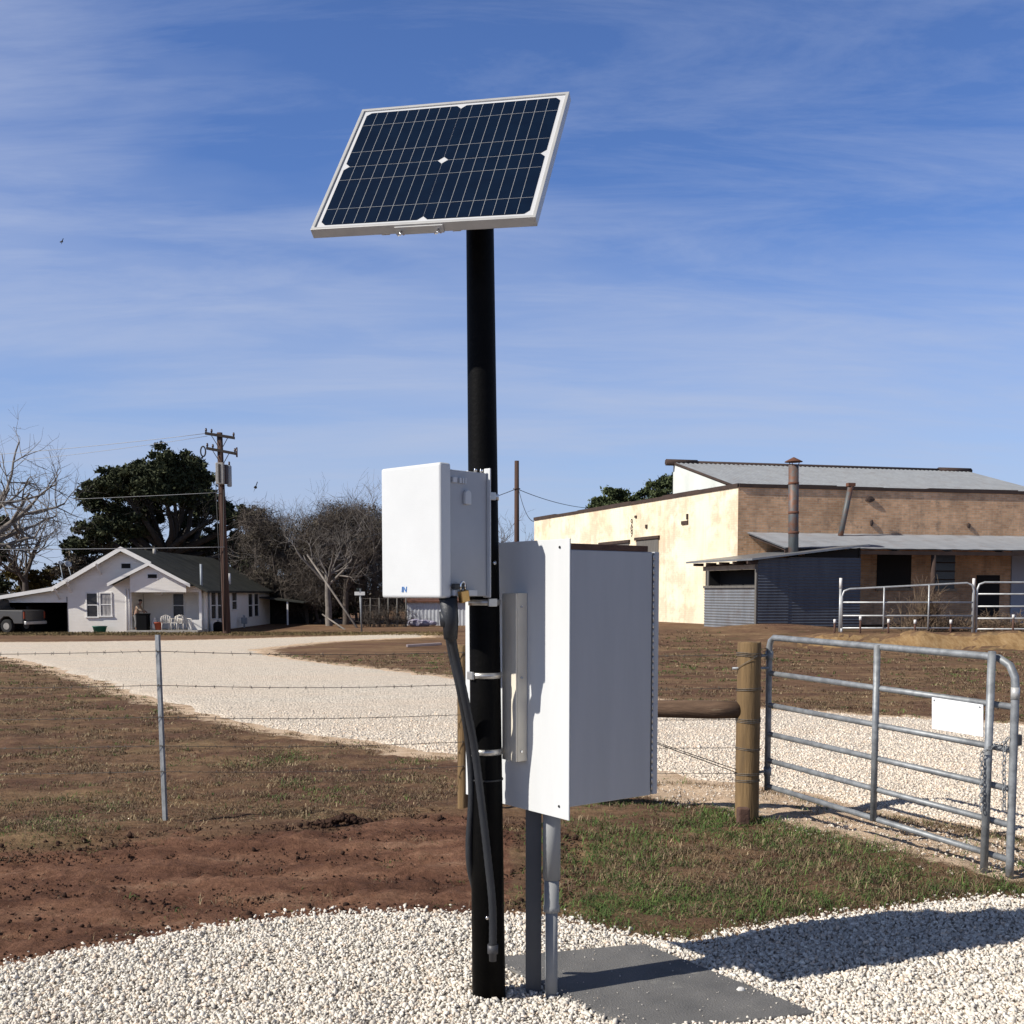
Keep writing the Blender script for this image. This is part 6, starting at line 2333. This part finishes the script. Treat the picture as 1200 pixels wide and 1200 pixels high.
nt.links.new(zadd.outputs[0], dvx.inputs[1])
nt.links.new(sep.outputs[1], dvy.inputs[0])
nt.links.new(zadd.outputs[0], dvy.inputs[1])
cmb = nt.nodes.new('ShaderNodeCombineXYZ')
nt.links.new(dvx.outputs[0], cmb.inputs[0])
nt.links.new(dvy.outputs[0], cmb.inputs[1])


def cloud(scale, sx, rot, loc, lo, hi, amt, det=8, rough=.6, dist=.6):
    mp = nt.nodes.new('ShaderNodeMapping')
    mp.inputs['Scale'].default_value = sx
    mp.inputs['Rotation'].default_value = (0, 0, rot)
    mp.inputs['Location'].default_value = loc
    nt.links.new(cmb.outputs[0], mp.inputs['Vector'])
    n = nd(nt, 'ShaderNodeTexNoise', Scale=scale, Detail=det, Roughness=rough, Distortion=dist)
    nt.links.new(mp.outputs[0], n.inputs['Vector'])
    r = ramp(nt, [(lo, 0), (hi, amt)])
    nt.links.new(n.outputs[0], r.inputs[0])
    return r.outputs[0]


ca = cloud(1.2, (.5, 1.3, 1), -1.0, (16.1, 2.7, 0), .38, .74, .68, 5, .5, .3)
cb_ = cloud(2.8, (.4, 1.5, 1), -1.1, (4.3, 13.2, 0), .42, .82, .46, 9, .66, .5)
mx = nd(nt, 'ShaderNodeMath', operation='ADD', use_clamp=True)
nt.links.new(ca, mx.inputs[0])
nt.links.new(cb_, mx.inputs[1])
tint = nt.nodes.new('ShaderNodeMix')
tint.data_type = 'RGBA'
tint.blend_type = 'MULTIPLY'
tint.inputs[0].default_value = 1
tint.inputs[7].default_value = (.78, .95, 1.36, 1)
nt.links.new(sky.outputs[0], tint.inputs[6])
mix = nt.nodes.new('ShaderNodeMix')
mix.data_type = 'RGBA'
nt.links.new(mx.outputs[0], mix.inputs[0])
nt.links.new(tint.outputs[2], mix.inputs[6])
mix.inputs[7].default_value = (4.7, 5.4, 7.3, 1)
# sky towards the zenith darkened, mostly out of view, to cut fill in shade
hz = nd(nt, 'ShaderNodeMapRange', interpolation_type='SMOOTHSTEP')   # thin cloud thickens towards the horizon
hz.inputs[1].default_value = .0
hz.inputs[2].default_value = .34
hz.inputs[3].default_value = .72
hz.inputs[4].default_value = .0
nt.links.new(sep.outputs[2], hz.inputs[0])
hzm = nt.nodes.new('ShaderNodeMix')
hzm.data_type = 'RGBA'
nt.links.new(hz.outputs[0], hzm.inputs[0])
nt.links.new(mix.outputs[2], hzm.inputs[6])
hzm.inputs[7].default_value = (4.3, 5.2, 7.1, 1)
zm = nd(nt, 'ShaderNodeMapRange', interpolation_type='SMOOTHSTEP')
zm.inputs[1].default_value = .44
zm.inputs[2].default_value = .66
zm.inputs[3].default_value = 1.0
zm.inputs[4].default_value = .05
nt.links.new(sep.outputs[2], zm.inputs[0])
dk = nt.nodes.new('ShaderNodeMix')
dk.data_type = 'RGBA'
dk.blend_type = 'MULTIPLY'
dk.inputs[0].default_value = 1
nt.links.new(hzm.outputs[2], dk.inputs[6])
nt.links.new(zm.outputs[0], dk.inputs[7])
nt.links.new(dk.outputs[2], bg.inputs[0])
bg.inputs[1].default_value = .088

SC.view_settings.view_transform = 'Standard'
SC.view_settings.look = 'None'
SC.view_settings.exposure = .2
SC.view_settings.gamma = 1
SC.view_settings.use_curve_mapping = False
SC.cycles.max_bounces = 6
SC.cycles.use_denoising = True
